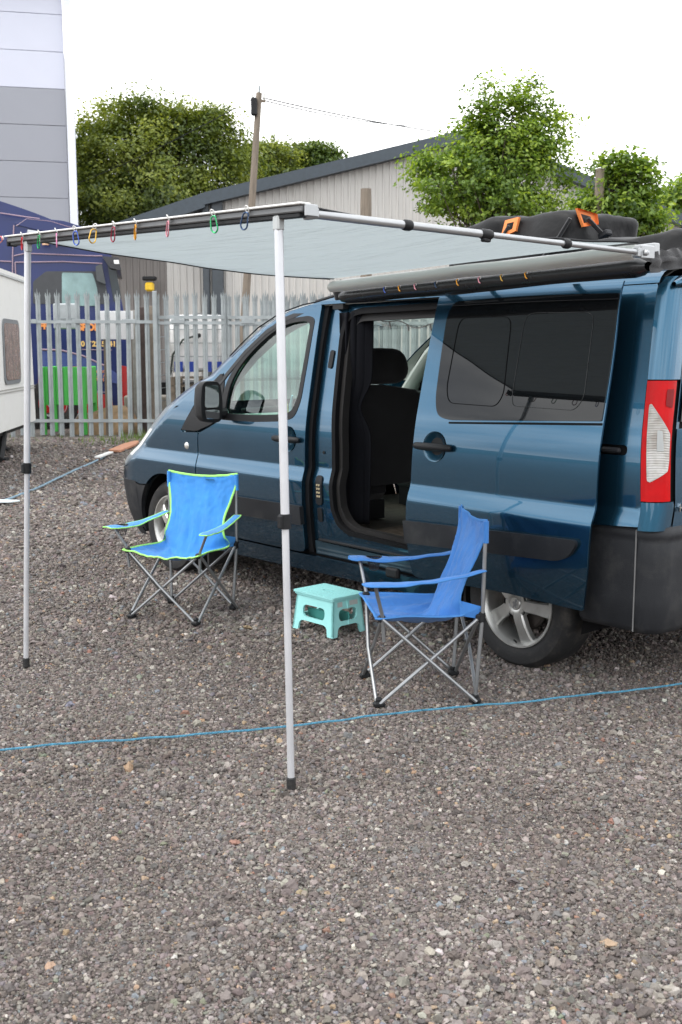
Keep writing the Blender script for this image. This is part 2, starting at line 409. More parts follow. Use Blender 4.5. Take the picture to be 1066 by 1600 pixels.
def build_stones():
    rng = np.random.default_rng(3)
    P = []
    def zone(y0, y1, dens_, rm, rs, rmax, mar=.5):
        n = int(dens_ * (y1 - y0) * (2 * (.345 * y1 + mar)))
        x = rng.uniform(-1, 1, n) * (.345 * y1 + mar); y = rng.uniform(y0, y1, n)
        k = np.abs(x) < .345 * y + mar
        x, y = x[k], y[k]; r = np.clip(np.exp(rng.normal(math.log(rm), rs, len(x))), .0018, rmax)
        P.append(np.stack([x, y, r], 1))
    zone(1.9, 3.4, 15000, .0024, .25, .0045)
    zone(3.4, 5.0, 8000, .0028, .25, .0045)
    zone(1.9, 3.6, 14500, .0041, .42, .016)
    zone(3.6, 5.6, 10000, .0049, .36, .021)
    zone(5.6, 8.5, 4300, .0070, .34, .024)
    zone(8.5, 13, 1300, .0105, .32, .03)
    zone(13, 19.5, 520, .014, .32, .04)
    P = np.concatenate(P); n = len(P)
    P[:, 2] *= np.array([1 + .38 * noise.noise(Vector((a * .9, b * .55, 4))) + .18 * noise.noise(Vector((a * 3, b * 3, 1))) for a, b in P[:, :2]])
    # keep bigger stones sparse
    z = np.array([hgt(a, b) for a, b in P[:, :2]]) - .012 + P[:, 2] * rng.uniform(.1, .62, n)
    pal = np.array([(.13, .112, .104), (.17, .15, .14), (.10, .088, .083), (.205, .185, .17), (.15, .125, .115), (.13, .125, .125),
                    (.25, .23, .21), (.30, .275, .25), (.40, .38, .35), (.29, .215, .15), (.22, .13, .10), (.16, .17, .13), (.17, .19, .21), (.068, .06, .057)])
    pr = np.array([.22, .18, .10, .13, .12, .08, .07, .03, .009, .014, .005, .008, .012, .035]); pr /= pr.sum()
    col = pal[rng.choice(len(pal), n, p=pr)] * 1.08 * rng.uniform(.86, 1.14, (n, 1)) * rng.normal(1, .03, (n, 3))
    m = bpy.data.meshes.new('gravel_stones'); m.vertices.add(n)
    m.vertices.foreach_set('co', np.column_stack([P[:, :2], z]).astype(np.float32).ravel())
    a = m.attributes.new('scol', 'FLOAT_COLOR', 'POINT'); a.data.foreach_set('color', np.column_stack([col, np.ones(n)]).astype(np.float32).ravel())
    sc = np.column_stack([P[:, 2] * rng.uniform(.8, 1.35, n), P[:, 2] * rng.uniform(.75, 1.1, n), P[:, 2] * rng.uniform(.45, 1.0, n)])
    a = m.attributes.new('ssc', 'FLOAT_VECTOR', 'POINT'); a.data.foreach_set('vector', sc.astype(np.float32).ravel())
    ro = np.column_stack([rng.uniform(-.5, .5, n), rng.uniform(-.5, .5, n), rng.uniform(0, 6.28, n)])
    a = m.attributes.new('sro', 'FLOAT_VECTOR', 'POINT'); a.data.foreach_set('vector', ro.astype(np.float32).ravel())
    a = m.attributes.new('sid', 'INT', 'POINT'); a.data.foreach_set('value', rng.integers(0, 6, n).astype(np.int32))
    o = obj('gravel_stones', m, kind='stuff')
    tag(o, 'loose grey brown gravel stones covering the yard', 'gravel'); del o['category']
    g = bpy.data.node_groups.new('scatter_stones', 'GeometryNodeTree')
    g.interface.new_socket('Geometry', in_out='INPUT', socket_type='NodeSocketGeometry'); g.interface.new_socket('Geometry', in_out='OUTPUT', socket_type='NodeSocketGeometry')
    N = g.nodes; Lk = g.links.new
    gi = N.new('NodeGroupInput'); go = N.new('NodeGroupOutput')
    g2i = N.new('GeometryNodeGeometryToInstance')
    for k in range(6):
        ic = N.new('GeometryNodeMeshIcoSphere'); ic.inputs['Radius'].default_value = 1; ic.inputs['Subdivisions'].default_value = 2
        spn = N.new('GeometryNodeSetPosition'); no = N.new('ShaderNodeTexNoise'); no.noise_dimensions = '4D'; no.inputs['W'].default_value = k * 7.3; no.inputs['Scale'].default_value = 1.25; no.inputs['Detail'].default_value = 4
        pos = N.new('GeometryNodeInputPosition'); Lk(pos.outputs[0], no.inputs['Vector'])
        sb = N.new('ShaderNodeVectorMath'); sb.operation = 'SUBTRACT'; sb.inputs[1].default_value = (.5, .5, .5); Lk(no.outputs['Color'], sb.inputs[0])
        sca = N.new('ShaderNodeVectorMath'); sca.operation = 'SCALE'; sca.inputs['Scale'].default_value = 2.7; Lk(sb.outputs[0], sca.inputs[0])
        Lk(ic.outputs[0], spn.inputs['Geometry']); Lk(sca.outputs[0], spn.inputs['Offset'])
        ms = N.new('GeometryNodeSetMaterial'); ms.inputs['Material'].default_value = M['stone']; Lk(spn.outputs[0], ms.inputs[0]); Lk(ms.outputs[0], g2i.inputs[0])
    iop = N.new('GeometryNodeInstanceOnPoints'); iop.inputs['Pick Instance'].default_value = True
    Lk(gi.outputs[0], iop.inputs['Points']); Lk(g2i.outputs[0], iop.inputs['Instance'])
    def na(nm, ty):
        q = N.new('GeometryNodeInputNamedAttribute'); q.data_type = ty; q.inputs['Name'].default_value = nm; return q.outputs[0]
    Lk(na('sid', 'INT'), iop.inputs['Instance Index'])
    e2r = N.new('FunctionNodeEulerToRotation'); Lk(na('sro', 'FLOAT_VECTOR'), e2r.inputs[0]); Lk(e2r.outputs[0], iop.inputs['Rotation'])
    Lk(na('ssc', 'FLOAT_VECTOR'), iop.inputs['Scale']); Lk(iop.outputs[0], go.inputs[0])
    md = o.modifiers.new('scatter', 'NODES'); md.node_group = g
    print('stones', n)
M['stone'] = gravel_mat(True)
build_stones()

# low wooded hills all round the horizon
def build_hills():
    rng = random.Random(5); b = MB(); n = 160
    def fn(i, j):
        a = i * 2 * math.pi; r = 230 + 90 * j
        h = (6 + 7 * (noise.noise(Vector((math.cos(a) * 3, math.sin(a) * 3, 1))) + .4) + 1.2 * noise.noise(Vector((math.cos(a) * 40, math.sin(a) * 40, 2)))) * math.sin(min(1, j * 1.0) * math.pi * .5)
        return (r * math.sin(a), r * math.cos(a), -1 + max(2, h) * (1 if j > 0 else 0) + (0 if j > 0 else 0))
    b.grid(fn, n, 5, closeu=True)
    obj('hills', b.mesh('hills', mat('hill_woods', (.045, .06, .035), .95, var=.45, scale=.12, bump=.5), True), kind='structure')
build_hills()

# ------------------------------------------------------------------ background buildings
def build_grey_building():
    # tall clad building far left; its wall recedes slightly to the right
    Y0 = 32.0
    t = thing('tall_clad_building', 'tall clad building at left edge, pale panels above grey panels', 'building', (0, 0, 0))
    c = at(107, 300, Y0 + 1.5); xr = c.x
    dirv = Vector((1, .21, 0)).normalized(); base = Vector((xr, Y0 + 1.5, 0))
    rz = math.atan2(dirv.y, dirv.x)
    t.location = base; t.rotation_euler = (0, 0, rz)
    pale = mat('pale_cladding', (.60, .62, .72), .5, var=.03, scale=.5); grey = mat('grey_cladding', (.30, .31, .35), .5, var=.03, scale=.5)
    white = mat('white_trim', (.74, .76, .82), .4, var=.02)
    H = at(0, 3, Y0).z + .9
    MB().box((-8, 6.1, H / 2), (15.6, 12, H - .1)).build('wall', grey, t)
    # horizontal panels 1.02 m high
    ph = 1.03; zdiv = at(60, 133, Y0 + 1).z; k0 = int(zdiv / ph)
    z = zdiv - ph * int(zdiv / ph)
    first = {}
    zz = z - ph; i = 0
    while zz < H:
        z0, z1 = max(0, zz), min(H, zz + ph)
        if z1 - z0 > .05:
            mt_ = pale if (zz + ph / 2) > zdiv else grey
            key = (round(z1 - z0, 3), mt_.name)
            if key not in first:
                first[key] = MB().box((0, 0, 0), (15.7, .08, z1 - z0 - .012), bev=.006).mesh('panel', mt_)
            o = obj('panel', first[key], t); o.location = (-7.85, .06, (z0 + z1) / 2)
        zz += ph
    MB().box((.14, .1, H / 2), (.22, .5, H)).build('corner_trim', white, t)
    MB().box((-7.6, -.05, H + .08), (16.4, .5, .3), bev=.05).build('gutter', mat('gutter_green', (.26, .33, .33), .5), t)
build_grey_building()

def build_warehouse():
    Y0 = 33.0
    P = lambda x, y, Y=Y0: at(x, y, Y)
    t = thing('warehouse', 'beige ribbed metal warehouse with dark gable roof behind the palisade fence', 'warehouse', (P(730, 500).x, Y0, 0))
    ox, oy = t.location.x, t.location.y
    clad = mat('beige_cladding', (.50, .485, .46), .55, var=.07, scale=.6, dirt=(.33, .31, .28, .5), dscale=1.2, stretch=(1, 1, .25))
    cladd = mat('brown_cladding', (.17, .155, .145), .6, var=.12, scale=.8, stretch=(1, 1, .3))
    roofm = mat('dark_roof', (.045, .06, .075), .5, var=.15)
    ridge = P(735, 203); lx = P(322, 303); rx = P(1150, 372); ll = P(150, 362)
    X = lambda p: p.x - ox
    def roof_z(x):
        pts = [(X(ll), ll.z), (X(lx), lx.z), (X(ridge), ridge.z), (X(rx), rx.z)]
        return interp(x, [p[0] for p in pts], [p[1] for p in pts])
    # ribbed sheets: each 1 m wide cladding sheet is a part
    x = X(lx); rib = .2
    while x < X(rx):
        b = MB(); n = 5; prof = []
        for k in range(n):
            a = x + k * rib
            prof += [(a, 0), (a + .13, 0), (a + .145, -.035), (a + .185, -.035), (a + .2, 0)]
        vs = []; 
        for (a, d) in prof: vs += [(a, d, 0), (a, d, roof_z(a) - .05)]
        b.add(vs, [(2 * i, 2 * i + 2, 2 * i + 3, 2 * i + 1) for i in range(len(prof) - 1)])
        b.build('cladding_sheet', clad, t, recalc=False); x += n * rib
    MB().add([(X(lx), .2, 0), (X(rx), .2, 0), (X(rx), .2, rx.z - .2), (X(ridge), .2, ridge.z - .2), (X(lx), .2, lx.z - .2), (X(lx), 20, 0), (X(rx), 20, 0), (X(rx), 20, rx.z - .2), (X(ridge), 20, ridge.z - .2), (X(lx), 20, lx.z - .2)],
             [(0, 1, 2, 3, 4), (5, 9, 8, 7, 6), (0, 4, 9, 5), (1, 6, 7, 2)]).build('inner_wall', clad, t)
    # lean-to part in brown cladding to the left
    x = X(ll)
    while x < X(lx) - .05:
        b = MB(); prof = []
        for k in range(5):
            a = x + k * rib
            if a > X(lx) - .1: break
            prof += [(a, .3), (a + .13, .3), (a + .145, .265), (a + .185, .265), (a + .2, .3)]
        if len(prof) < 2: break
        vs = []
        for (a, d) in prof: vs += [(a, d, 0), (a, d, roof_z(a) - .1)]
        b.add(vs, [(2 * i, 2 * i + 2, 2 * i + 3, 2 * i + 1) for i in range(len(prof) - 1)])
        b.build('cladding_sheet', cladd if x < X(P(240, 400)) else clad, t, recalc=False); x += 1.0
    def slope(p, q, th=.34, name='roof'):
        a, c = Vector((X(p), 0, p.z)), Vector((X(q), 0, q.z))
        vs = [(a.x, -.35, a.z - th), (c.x, -.35, c.z - th), (c.x, -.35, c.z), (a.x, -.35, a.z), (a.x, 20, a.z - th), (c.x, 20, c.z - th), (c.x, 20, c.z), (a.x, 20, a.z)]
        MB().add(vs, [(0, 1, 2, 3), (4, 7, 6, 5), (0, 4, 5, 1), (3, 2, 6, 7), (0, 3, 7, 4), (1, 5, 6, 2)]).build(name, roofm, t)
    slope(ll, lx, .42); slope(lx, ridge); slope(ridge, rx)
    for px in (323, 341):
        c = P(px, 400); MB().box((X(c), -.12, (roof_z(X(c)) - .3) / 2), (.2 if px == 323 else .34, .16, roof_z(X(c)) - .3), bev=.03).build('downpipe', mat('dark_steel', (.05, .06, .07), .5), t)
    # yellow lamp
    c = P(235, 447)
    lt = thing('wall_lamp', 'small yellow lamp box on the brown warehouse wall above the fence', 'lamp', (c.x, Y0 - .1, c.z - .15))
    MB().box((0, 0, .12), (.26, .2, .26), bev=.05).build('lens', mat('yellow_lens', (.75, .48, .03), .3), lt)
    MB().box((0, 0, .36), (.4, .25, .12), bev=.03).build('housing', M['black_plastic'], lt)
build_warehouse()

# ------------------------------------------------------------------ trees
def leaf_mat(name, cols, trans=.35):
    m, t, b = new_mat(name); N = t.nodes; Lk = t.links.new; N.remove(b); o = N['Material Output']
    a = N.new('ShaderNodeAttribute'); a.attribute_name = 'tone'
    r = N.new('ShaderNodeValToRGB'); cr = r.color_ramp; cr.elements[0].position = 0; cr.elements[0].color = cols[0] + (1,); cr.elements[1].position = 1; cr.elements[1].color = cols[-1] + (1,)
    for i, c in enumerate(cols[1:-1]): e = cr.elements.new((i + 1) / (len(cols) - 1)); e.color = c + (1,)
    Lk(a.outputs['Fac'], r.inputs[0])
    d = N.new('ShaderNodeBsdfDiffuse'); tl = N.new('ShaderNodeBsdfTranslucent'); g = N.new('ShaderNodeBsdfGlossy'); g.inputs['Roughness'].default_value = .45; g.inputs[0].default_value = (.5, .55, .5, 1)
    mc = N.new('ShaderNodeMixRGB'); mc.blend_type = 'MULTIPLY'; mc.inputs[0].default_value = 1; mc.inputs[2].default_value = (1.25, 1.2, .5, 1); Lk(r.outputs[0], mc.inputs[1])
    Lk(r.outputs[0], d.inputs[0]); Lk(mc.outputs[0], tl.inputs[0])
    m1 = N.new('ShaderNodeMixShader'); m1.inputs[0].default_value = trans; Lk(d.outputs[0], m1.inputs[1]); Lk(tl.outputs[0], m1.inputs[2])
    m2 = N.new('ShaderNodeMixShader'); m2.inputs[0].default_value = .06; Lk(m1.outputs[0], m2.inputs[1]); Lk(g.outputs[0], m2.inputs[2]); Lk(m2.outputs[0], o.inputs[0])
    return m

def tree(name, label, base, trunk_h, trunk_r, blobs, nclump, per, leaf, spread, mt, seed, cat='tree', group=None, sparse=.0, parent_lean=(0, 0), shell=.55):
    """blobs: (cx, cy, cz, rx, ry, rz) relative to base"""
    rng = np.random.default_rng(seed)
    t = thing(name, label, cat, base, 0, group)
    vol = np.array([b[3] * b[4] * b[5] for b in blobs]) ** (.75); vol /= vol.sum()
    C = []
    for k in range(nclump):
        b = blobs[rng.choice(len(blobs), p=vol)]
        d = rng.normal(size=3); d /= np.linalg.norm(d)
        r = rng.uniform(shell, 1.0) ** .7 * (1 + rng.normal() * .06)
        C.append(np.array(b[:3]) + d * r * np.array(b[3:]))
    C = np.array(C)
    n = nclump * per
    ci = np.repeat(np.arange(nclump), per)
    csz = np.repeat(spread * rng.uniform(.55, 1.35, nclump), per)
    off = rng.normal(size=(n, 3)); off = off / np.linalg.norm(off, axis=1)[:, None] * (rng.uniform(0, 1, n) ** .55)[:, None] * 1.75 * csz[:, None] * np.array([1, 1, .6])
    pos = C[ci] + off
    cen = C.mean(0)
    nrm = (pos - cen); nrm /= np.linalg.norm(nrm, axis=1)[:, None] + 1e-6
    nrm = nrm * .6 + rng.normal(size=(n, 3)) * .6 + np.array([0, 0, .8]); nrm /= np.linalg.norm(nrm, axis=1)[:, None]
    a = np.cross(nrm, rng.normal(size=(n, 3))); a /= np.linalg.norm(a, axis=1)[:, None]; b2 = np.cross(nrm, a)
    s = leaf * rng.uniform(.6, 1.25, n)[:, None]
    v0 = pos - a * s; v1 = pos + b2 * s * .55 + nrm * s * .12; v2 = pos + a * s; v3 = pos - b2 * s * .55 + nrm * s * .12
    V = np.stack([v0, v1, v2, v3], 1).reshape(-1, 3)
    m = bpy.data.meshes.new('crown'); m.vertices.add(4 * n); m.vertices.foreach_set('co', V.astype(np.float32).ravel())
    m.loops.add(4 * n); m.loops.foreach_set('vertex_index', np.arange(4 * n, dtype=np.int32))
    m.polygons.add(n); m.polygons.foreach_set('loop_start', np.arange(0, 4 * n, 4, dtype=np.int32)); 
    m.update(calc_edges=True)
    tone = np.clip(np.repeat(rng.uniform(.0, .85, nclump), per) + rng.normal(size=n) * .14, 0, 1)
    at_ = m.attributes.new('tone', 'FLOAT', 'FACE'); at_.data.foreach_set('value', tone.astype(np.float32))
    m.materials.append(mt); obj('crown', m, t)
    # trunk and limbs
    b = MB(); lean = Vector((parent_lean[0], parent_lean[1], 0))
    top = Vector(cen) * 1.0; 
    tp = [Vector((0, 0, -.1)), Vector((.05, 0, trunk_h * .5)), Vector((0, .05, trunk_h)), Vector((top.x, top.y, trunk_h + (top.z - trunk_h) * .7)), Vector((top.x, top.y, C[:, 2].max() - spread))]
    b.tube(tp, [trunk_r * 1.25, trunk_r, trunk_r * .8, trunk_r * .45, trunk_r * .1], 9)
    b.build('trunk', M['bark'], t, sm=True)
    b = MB()
    for k in range(0, nclump, max(1, nclump // 90)):
        e = Vector(C[k]); f = rng.uniform(.15, .75); st = tp[2].lerp(tp[4], f) if e.z > tp[2].z else tp[1].lerp(tp[2], .8)
        if e.z < st.z: st = tp[2]
        mid = st.lerp(e, .5) + Vector((0, 0, .12 * (e - st).length))
        b.tube([st, mid, e], [trunk_r * .28, trunk_r * .14, trunk_r * .04], 5)
    b.build('branches', M['bark'], t, sm=True)
    return t

LM1 = leaf_mat('leaves_mid', [(.04, .075, .016), (.10, .16, .03), (.20, .26, .05)], .4)
LM2 = leaf_mat('leaves_fresh', [(.07, .13, .022), (.19, .30, .045), (.42, .54, .09)], .48)
LM3 = leaf_mat('leaves_olive', [(.055, .085, .018), (.17, .22, .04), (.38, .42, .09)], .42)
def blobpx(lst, Y, base):
    o = []
    for (x, y, wx, hy, dy) in lst:
        c = at(x, y, Y + dy); k = (Y + dy) / FPX
        o.append((c.x - base.x, c.y - base.y, c.z, wx * k, wx * k * .8, hy * k))
    return o
bp = Vector((at(258, 400, 46).x, 46, 0))
tree('broadleaf_tree', 'big dense green tree between the tall clad building and the utility pole', bp, 3.5, .35,
     blobpx([(255, 265, 118, 92, 0), (180, 250, 62, 80, 1), (330, 265, 68, 68, 0), (150, 300, 45, 70, 0), (220, 195, 60, 38, 0), (300, 205, 60, 38, 0), (235, 320, 110, 50, -1.5), (372, 280, 32, 45, 0), (130, 330, 40, 50, -1)], 46, bp),
     300, 260, .085, .62, LM3, 11, shell=.70)
for i, (x, y, w_, h_, Y, lab, mt_) in enumerate([(420, 262, 46, 44, 62, 'rounded green tree just right of the utility pole behind the warehouse roof', LM3),
        (455, 262, 40, 36, 66, 'lighter green tree in the middle of the three behind the warehouse roof', LM3), (500, 250, 28, 26, 66, 'small dark tree top farthest right above the warehouse roof slope', LM1)]):
    bp = Vector((at(x, 400, Y).x, Y, 0))
    tree('broadleaf_tree', lab, bp, 4, .3, blobpx([(x, y, w_, h_, 0), (x - w_ * .4, y + 12, w_ * .7, h_ * .8, 0), (x + w_ * .3, y + 25, w_ * .8, h_ * .8, 0)], Y, bp), 260, 60, .11, .42, mt_, 20 + i)
bp = Vector((at(770, 400, 15).x, 15.3, 0))
tree('birch_tree', 'bright green slender topped tree rising behind the roof bag and warehouse gable', bp, 1.6, .09,
     blobpx([(775, 255, 78, 80, 0), (725, 285, 85, 55, 0), (830, 260, 65, 75, 0), (800, 185, 62, 55, 0), (765, 160, 26, 34, 0), (825, 150, 22, 30, 0), (860, 215, 30, 50, 0), (680, 285, 40, 45, 0), (745, 225, 40, 40, 0), (790, 320, 95, 35, 0), (660, 262, 22, 22, 0), (745, 180, 16, 22, 0), (845, 165, 20, 24, 0)], 15.3, bp),
     430, 62, .034, .15, LM2, 31)
bp = Vector((at(965, 400, 18).x, 18, 0))
tree('bushy_tree', 'green leafy tree grown around an old wooden post at right', bp, 1.5, .1,
     blobpx([(975, 300, 42, 52, 0), (925, 335, 38, 32, 0), (1000, 285, 28, 36, 0), (960, 262, 20, 22, 0), (990, 340, 45, 35, 0)], 18, bp), 260, 38, .05, .17, LM2, 41)
bp = Vector((at(1062, 400, 40).x, 40, 0))
tree('broadleaf_tree', 'green tree at the right edge beyond the warehouse roof', bp, 3, .2, blobpx([(1062, 318, 34, 30, 0), (1090, 310, 40, 40, 0)], 40, bp), 120, 40, .12, .35, LM2, 51)

# ------------------------------------------------------------------ poles and wires
def build_poles():
    Y = 28.0
    top, bot = at(405, 145, Y), at(385, 455, Y); d = (bot - top); base = top + d * ((top.z + .0) / (top.z - bot.z))
    t = thing('utility_pole', 'tall leaning wooden utility pole carrying wires', 'utility pole', (base.x, Y, 0))
    loc = lambda p: Vector((p.x - base.x, p.y - Y, p.z))
    tt = loc(top)
    MB().tube([(0, 0, 0), tt * .5, tt], [.11, .095, .075], 12).build('pole', M['pole_wood'], t, sm=True)
    MB().box(tt * .955 + Vector((-.09, -.12, 0)), (.15, .15, .42), bev=.03).build('transformer_box', M['black_plastic'], t)
    MB().box(tt * .975, (.34, .07, .06)).build('crossarm', M['pole_wood'], t)
    im = mat('insulator', (.5, .5, .48), .2)
    for k in (-.14, .14): MB().lathe([(.0, 0), (.045, .01), (.045, .05), (.025, .08), (.03, .12), (0, .14)], 8, Matrix.Translation(tt * .975 + Vector((k, 0, .04)))).build('insulator', im, t, sm=True)
    MB().tube([tt + Vector((0, 0, -.05)), tt + Vector((.01, 0, .16))], .03, 8).build('pole_cap', M['galv'], t)
    def wire(lab, p0, p1, sag, r=.018, i=0):
        pts = []
        for k in range(25):
            s = k / 24; q = p0.lerp(p1, s); q.z -= sag * 4 * s * (1 - s); pts.append(q)
        tag(MB().tube([q for q in pts], r, 5).build('overhead_wire', M['black_plastic']), lab, 'wire', 'overhead wires')
    wire('upper thin overhead wire running right from the pole top across the sky', at(412, 153, Y), at(960, 215, 55), .5)
    wire('lower thin overhead wire from the pole top sagging towards the warehouse ridge', at(412, 157, Y), at(760, 192, 48), .35, .016)
    wire('thin overhead wire running left from the pole top to beyond the tall clad building', at(398, 153, Y), at(-60, 330, 60), .6, .01)
    # short weathered posts
    for (x0, y0, x1, Yp, r, lab) in ((572, 295, 572, 22, .115, 'weathered wooden post top standing in front of the warehouse wall'), (938, 264, 942, 17.8, .075, 'old wooden post standing inside the leafy tree at right')):
        c = at(x0, y0, Yp); h = c.z; o = MB(); rng = random.Random(int(x0))
        pts = [(0, 0, -.1), (.01, 0, h * .5), (0, .01, h * .93), (0, 0, h)]
        o.tube(pts, [r * 1.05, r, r * .98, r * .9], 14)
        ob = o.build('wooden_post', M['pole_wood'], sm=True); ob.location = (c.x, Yp, 0); tag(ob, lab, 'post')
build_poles()

# ------------------------------------------------------------------ palisade fence
YF = 20.0
def pale_mesh():
    h = 2.60; w = .086; b = MB()
    # W-section: five verticals
    xs = [(-w / 2, .012), (-w / 2 + .012, 0), (-.012, 0), (0, -.014), (.012, 0), (w / 2 - .012, 0), (w / 2, .012)]
    tip = [h - .10, h - .04, h - .12, h + .02, h - .12, h - .04, h - .10]
    vs = []
    for (x, d), tz in zip(xs, tip): vs += [(x, d, 0), (x, d, h - .17), (x * 1.25, d - .01, tz if abs(x) > .02 else tz)]
    fs = []
    for i in range(len(xs) - 1):
        a = i * 3; c = (i + 1) * 3
        fs += [(a, c, c + 1, a + 1), (a + 1, c + 1, c + 2, a + 2)]
    b.add(vs, fs)
    n = len(vs); b.add([(x, y + .004, z) for x, y, z in vs], [tuple(reversed(f)) for f in fs])
    return b.mesh('pale', M['galv'], recalc=False)
PALE = pale_mesh()
def fence(label, x0, x1, y0, y1, pitch, zrails=(.28, 2.05), posts=(), dz=.0, side_=1, rng=random.Random(1), zero_off=0.):
    L_ = math.hypot(x1 - x0, y1 - y0); rz = math.atan2(y1 - y0, x1 - x0)
    t = thing('palisade_fence', label, 'fence', (x0, y0, dz), rz)
    for zr in zrails:
        MB().add([(0, .0, zr - .028), (L_, .0, zr - .028), (L_, .0, zr + .028), (0, .0, zr + .028), (0, .05, zr + .028), (L_, .05, zr + .028)], [(0, 1, 2, 3), (3, 2, 5, 4)]).build('rail', M['galv'], t, recalc=False)
    n = int(L_ / pitch)
    for k in range(2, n, 5): MB().box((zero_off + k * pitch + .03, -.008, 2.06), (.24, .012, .075), bev=.003).build('fishplate', M['galv'], t)
    for k in range(n + 1):
        o = obj('pale', PALE, t); o.location = (zero_off + k * pitch + rng.uniform(-.006, .006), side_ * .018, rng.uniform(-.015, .02)); o.rotation_euler = (0, rng.uniform(-.006, .006), rng.uniform(-.05, .05))
    for px in posts:
        MB().box((px, .08, 1.25), (.10, .06, 2.5)).build('post', M['galv'], t)
    return t
X = lambda x, Y=YF: at(x, 550, Y).x
p = .1775
fence('left run of grey palisade fence in front of the navy lorry', X(-62.3), X(240), YF, YF, p, rng=random.Random(2))
g = fence('middle palisade section in front of the caged white tank', X(247), X(352), YF + .02, YF + .02, .168, zrails=(.28, 2.03, 2.13), rng=random.Random(3))
fence('right run of palisade fence continuing behind the van bonnet', X(356), X(800), YF + .05, YF + .35, .168, zrails=(.28, 2.03, 2.13), posts=[.02, 2.9, 5.8], rng=random.Random(4))
fence('second palisade fence standing just behind the right run', X(362), X(1020), YF + 1.1, YF + 1.3, .162, posts=[3, 6], rng=random.Random(5), dz=-.02)
gp = tag(MB().box((0, 0, 1.28), (.075, .075, 2.62), bev=.01).build('gate_post', M['galv']), 'square galvanised post between the left and middle palisade sections', 'post'); gp.location = (X(244), YF - .02, 0)
# hedge greenery seen through the van windows beyond the second fence
def plate_sign():
    t = thing('sign_board', 'blank white board behind the palisade fence beside the lorry cab', 'sign', (X(184, YF + .3), YF + .3, 0))
    z0, z1 = at(184, 530, YF).z, at(184, 485, YF).z; w_ = X(210) - X(158)
    MB().box((0, 0, (z0 + z1) / 2), (w_, .02, z1 - z0), bev=.005).build('board', mat('white_board', (.85, .85, .86), .35, var=.02), t)
    for s in (-1, 1): MB().box((s * w_ * .4, .04, 1.1), (.04, .04, 2.2)).build('batten', M['pole_wood'], t)
plate_sign()
t = thing('grey_cabinet', 'light grey panel behind the fence beside the caravan', 'cabinet', (X(104, YF + .6), YF + .6, 0))
z0, z1 = at(104, 514, YF + .6).z, at(104, 474, YF + .6).z
MB().box((0, .1, (z0 + z1) / 2), (X(123) - X(84), .2, z1 - z0), bev=.02).build('panel', mat('cabinet_grey', (.40, .43, .44), .5), t)
MB().box((0, 0, (z0 + z1) / 2 - .05), (X(121) - X(86), .03, .03)).build('lip', M['galv'], t)
for s in (-.2, .2): MB().box((s, .1, z0 / 2), (.04, .04, z0)).build('stand', M['galv'], t)

# green crate on legs
def green_trailer():
    Y = YF + .35; x0, x1 = X(62, Y), X(133, Y); z0, z1 = at(90, 633, Y).z, at(90, 573, Y).z
    g = mat('green_paint', (.09, .55, .10), .5, var=.08, scale=3)
    t = thing('green_bin', 'bright green box on legs behind the fence by the caravan', 'bin', (x0, Y, 0))
    w_ = x1 - x0; n = 6; pw = w_ / n
    for k in range(n): MB().box((pw * (k + .5), 0, (z0 + z1) / 2), (pw - .008, .04, z1 - z0), bev=.006).build('panel', g, t)
    MB().box((w_ / 2, .45, (z0 + z1) / 2), (w_ - .02, .85, z1 - z0 - .03)).build('body', g, t)
    for x_ in (.03, w_ - .05):
        for y_ in (-.01, .85): MB().box((x_, y_, z1 / 2), (.10, .08, z1), bev=.01).build('leg', g, t)
green_trailer()

# wooden sleepers and posts between the fences
for (x_, y0, y1, Y, w_, mt_, lab) in ((352, 478, 600, YF + .55, .1, mat('rust_post', (.11, .055, .035), .8, bump=.4), 'rust brown upright post beside the caged white tank'),
        (222, 480, 660, YF + .8, .12, mat('dark_plank', (.07, .05, .045), .85, var=.3), 'dark brown upright plank behind the fence'),
        (236, 478, 655, YF + .5, .085, mat('tan_plank', (.24, .20, .16), .8, var=.25), 'pale wooden upright plank beside the square gate post'),
        (208, 485, 650, YF + 1.2, .11, mat('grey_plank', (.28, .27, .25), .8, var=.2), 'grey wooden upright plank right of the white board')):
    c = at(x_, y0, Y); o = MB().box((0, 0, c.z / 2), (w_, w_ * .8, c.z), bev=.008).build('upright_plank', mt_); o.location = (c.x, Y, 0); tag(o, lab, 'plank')
cb = mat('concrete', (.36, .33, .29), .85, var=.2, scale=3, bump=.4)
o = MB().box((0, 0, .34), (1.1, .5, .68), bev=.03).build('concrete_block', cb); o.location = (X(231, YF + 1), YF + 1.6, 0); tag(o, 'pale concrete block on the ground behind the fence gate', 'block')
# boulder
def boulder():
    b = bmesh.new(); bmesh.ops.create_icosphere(b, subdivisions=4, radius=1)
    for v in b.verts:
        n = v.co.copy(); k = 1 + .28 * noise.noise(n * 1.1 + Vector((4, 1, 2))) + .08 * noise.noise(n * 4); v.co = Vector((n.x * .62 * k, n.y * .5 * k, max(-.05, n.z * .50 * k)))
    m = bpy.data.meshes.new('boulder'); b.to_mesh(m); b.free(); smooth(m); m.materials.append(mat('sandstone', (.36, .24, .14), .9, var=.3, scale=3, bump=.8, bscale=12, dirt=(.08, .09, .04, .7), dscale=2.5))
    o = obj('boulder', m); o.location = (X(164, YF + 1), YF + 1.0, .0); o.scale = (1.1, 1, .95); tag(o, 'large tan sandstone boulder on the ground behind the palisade fence', 'boulder')
boulder()

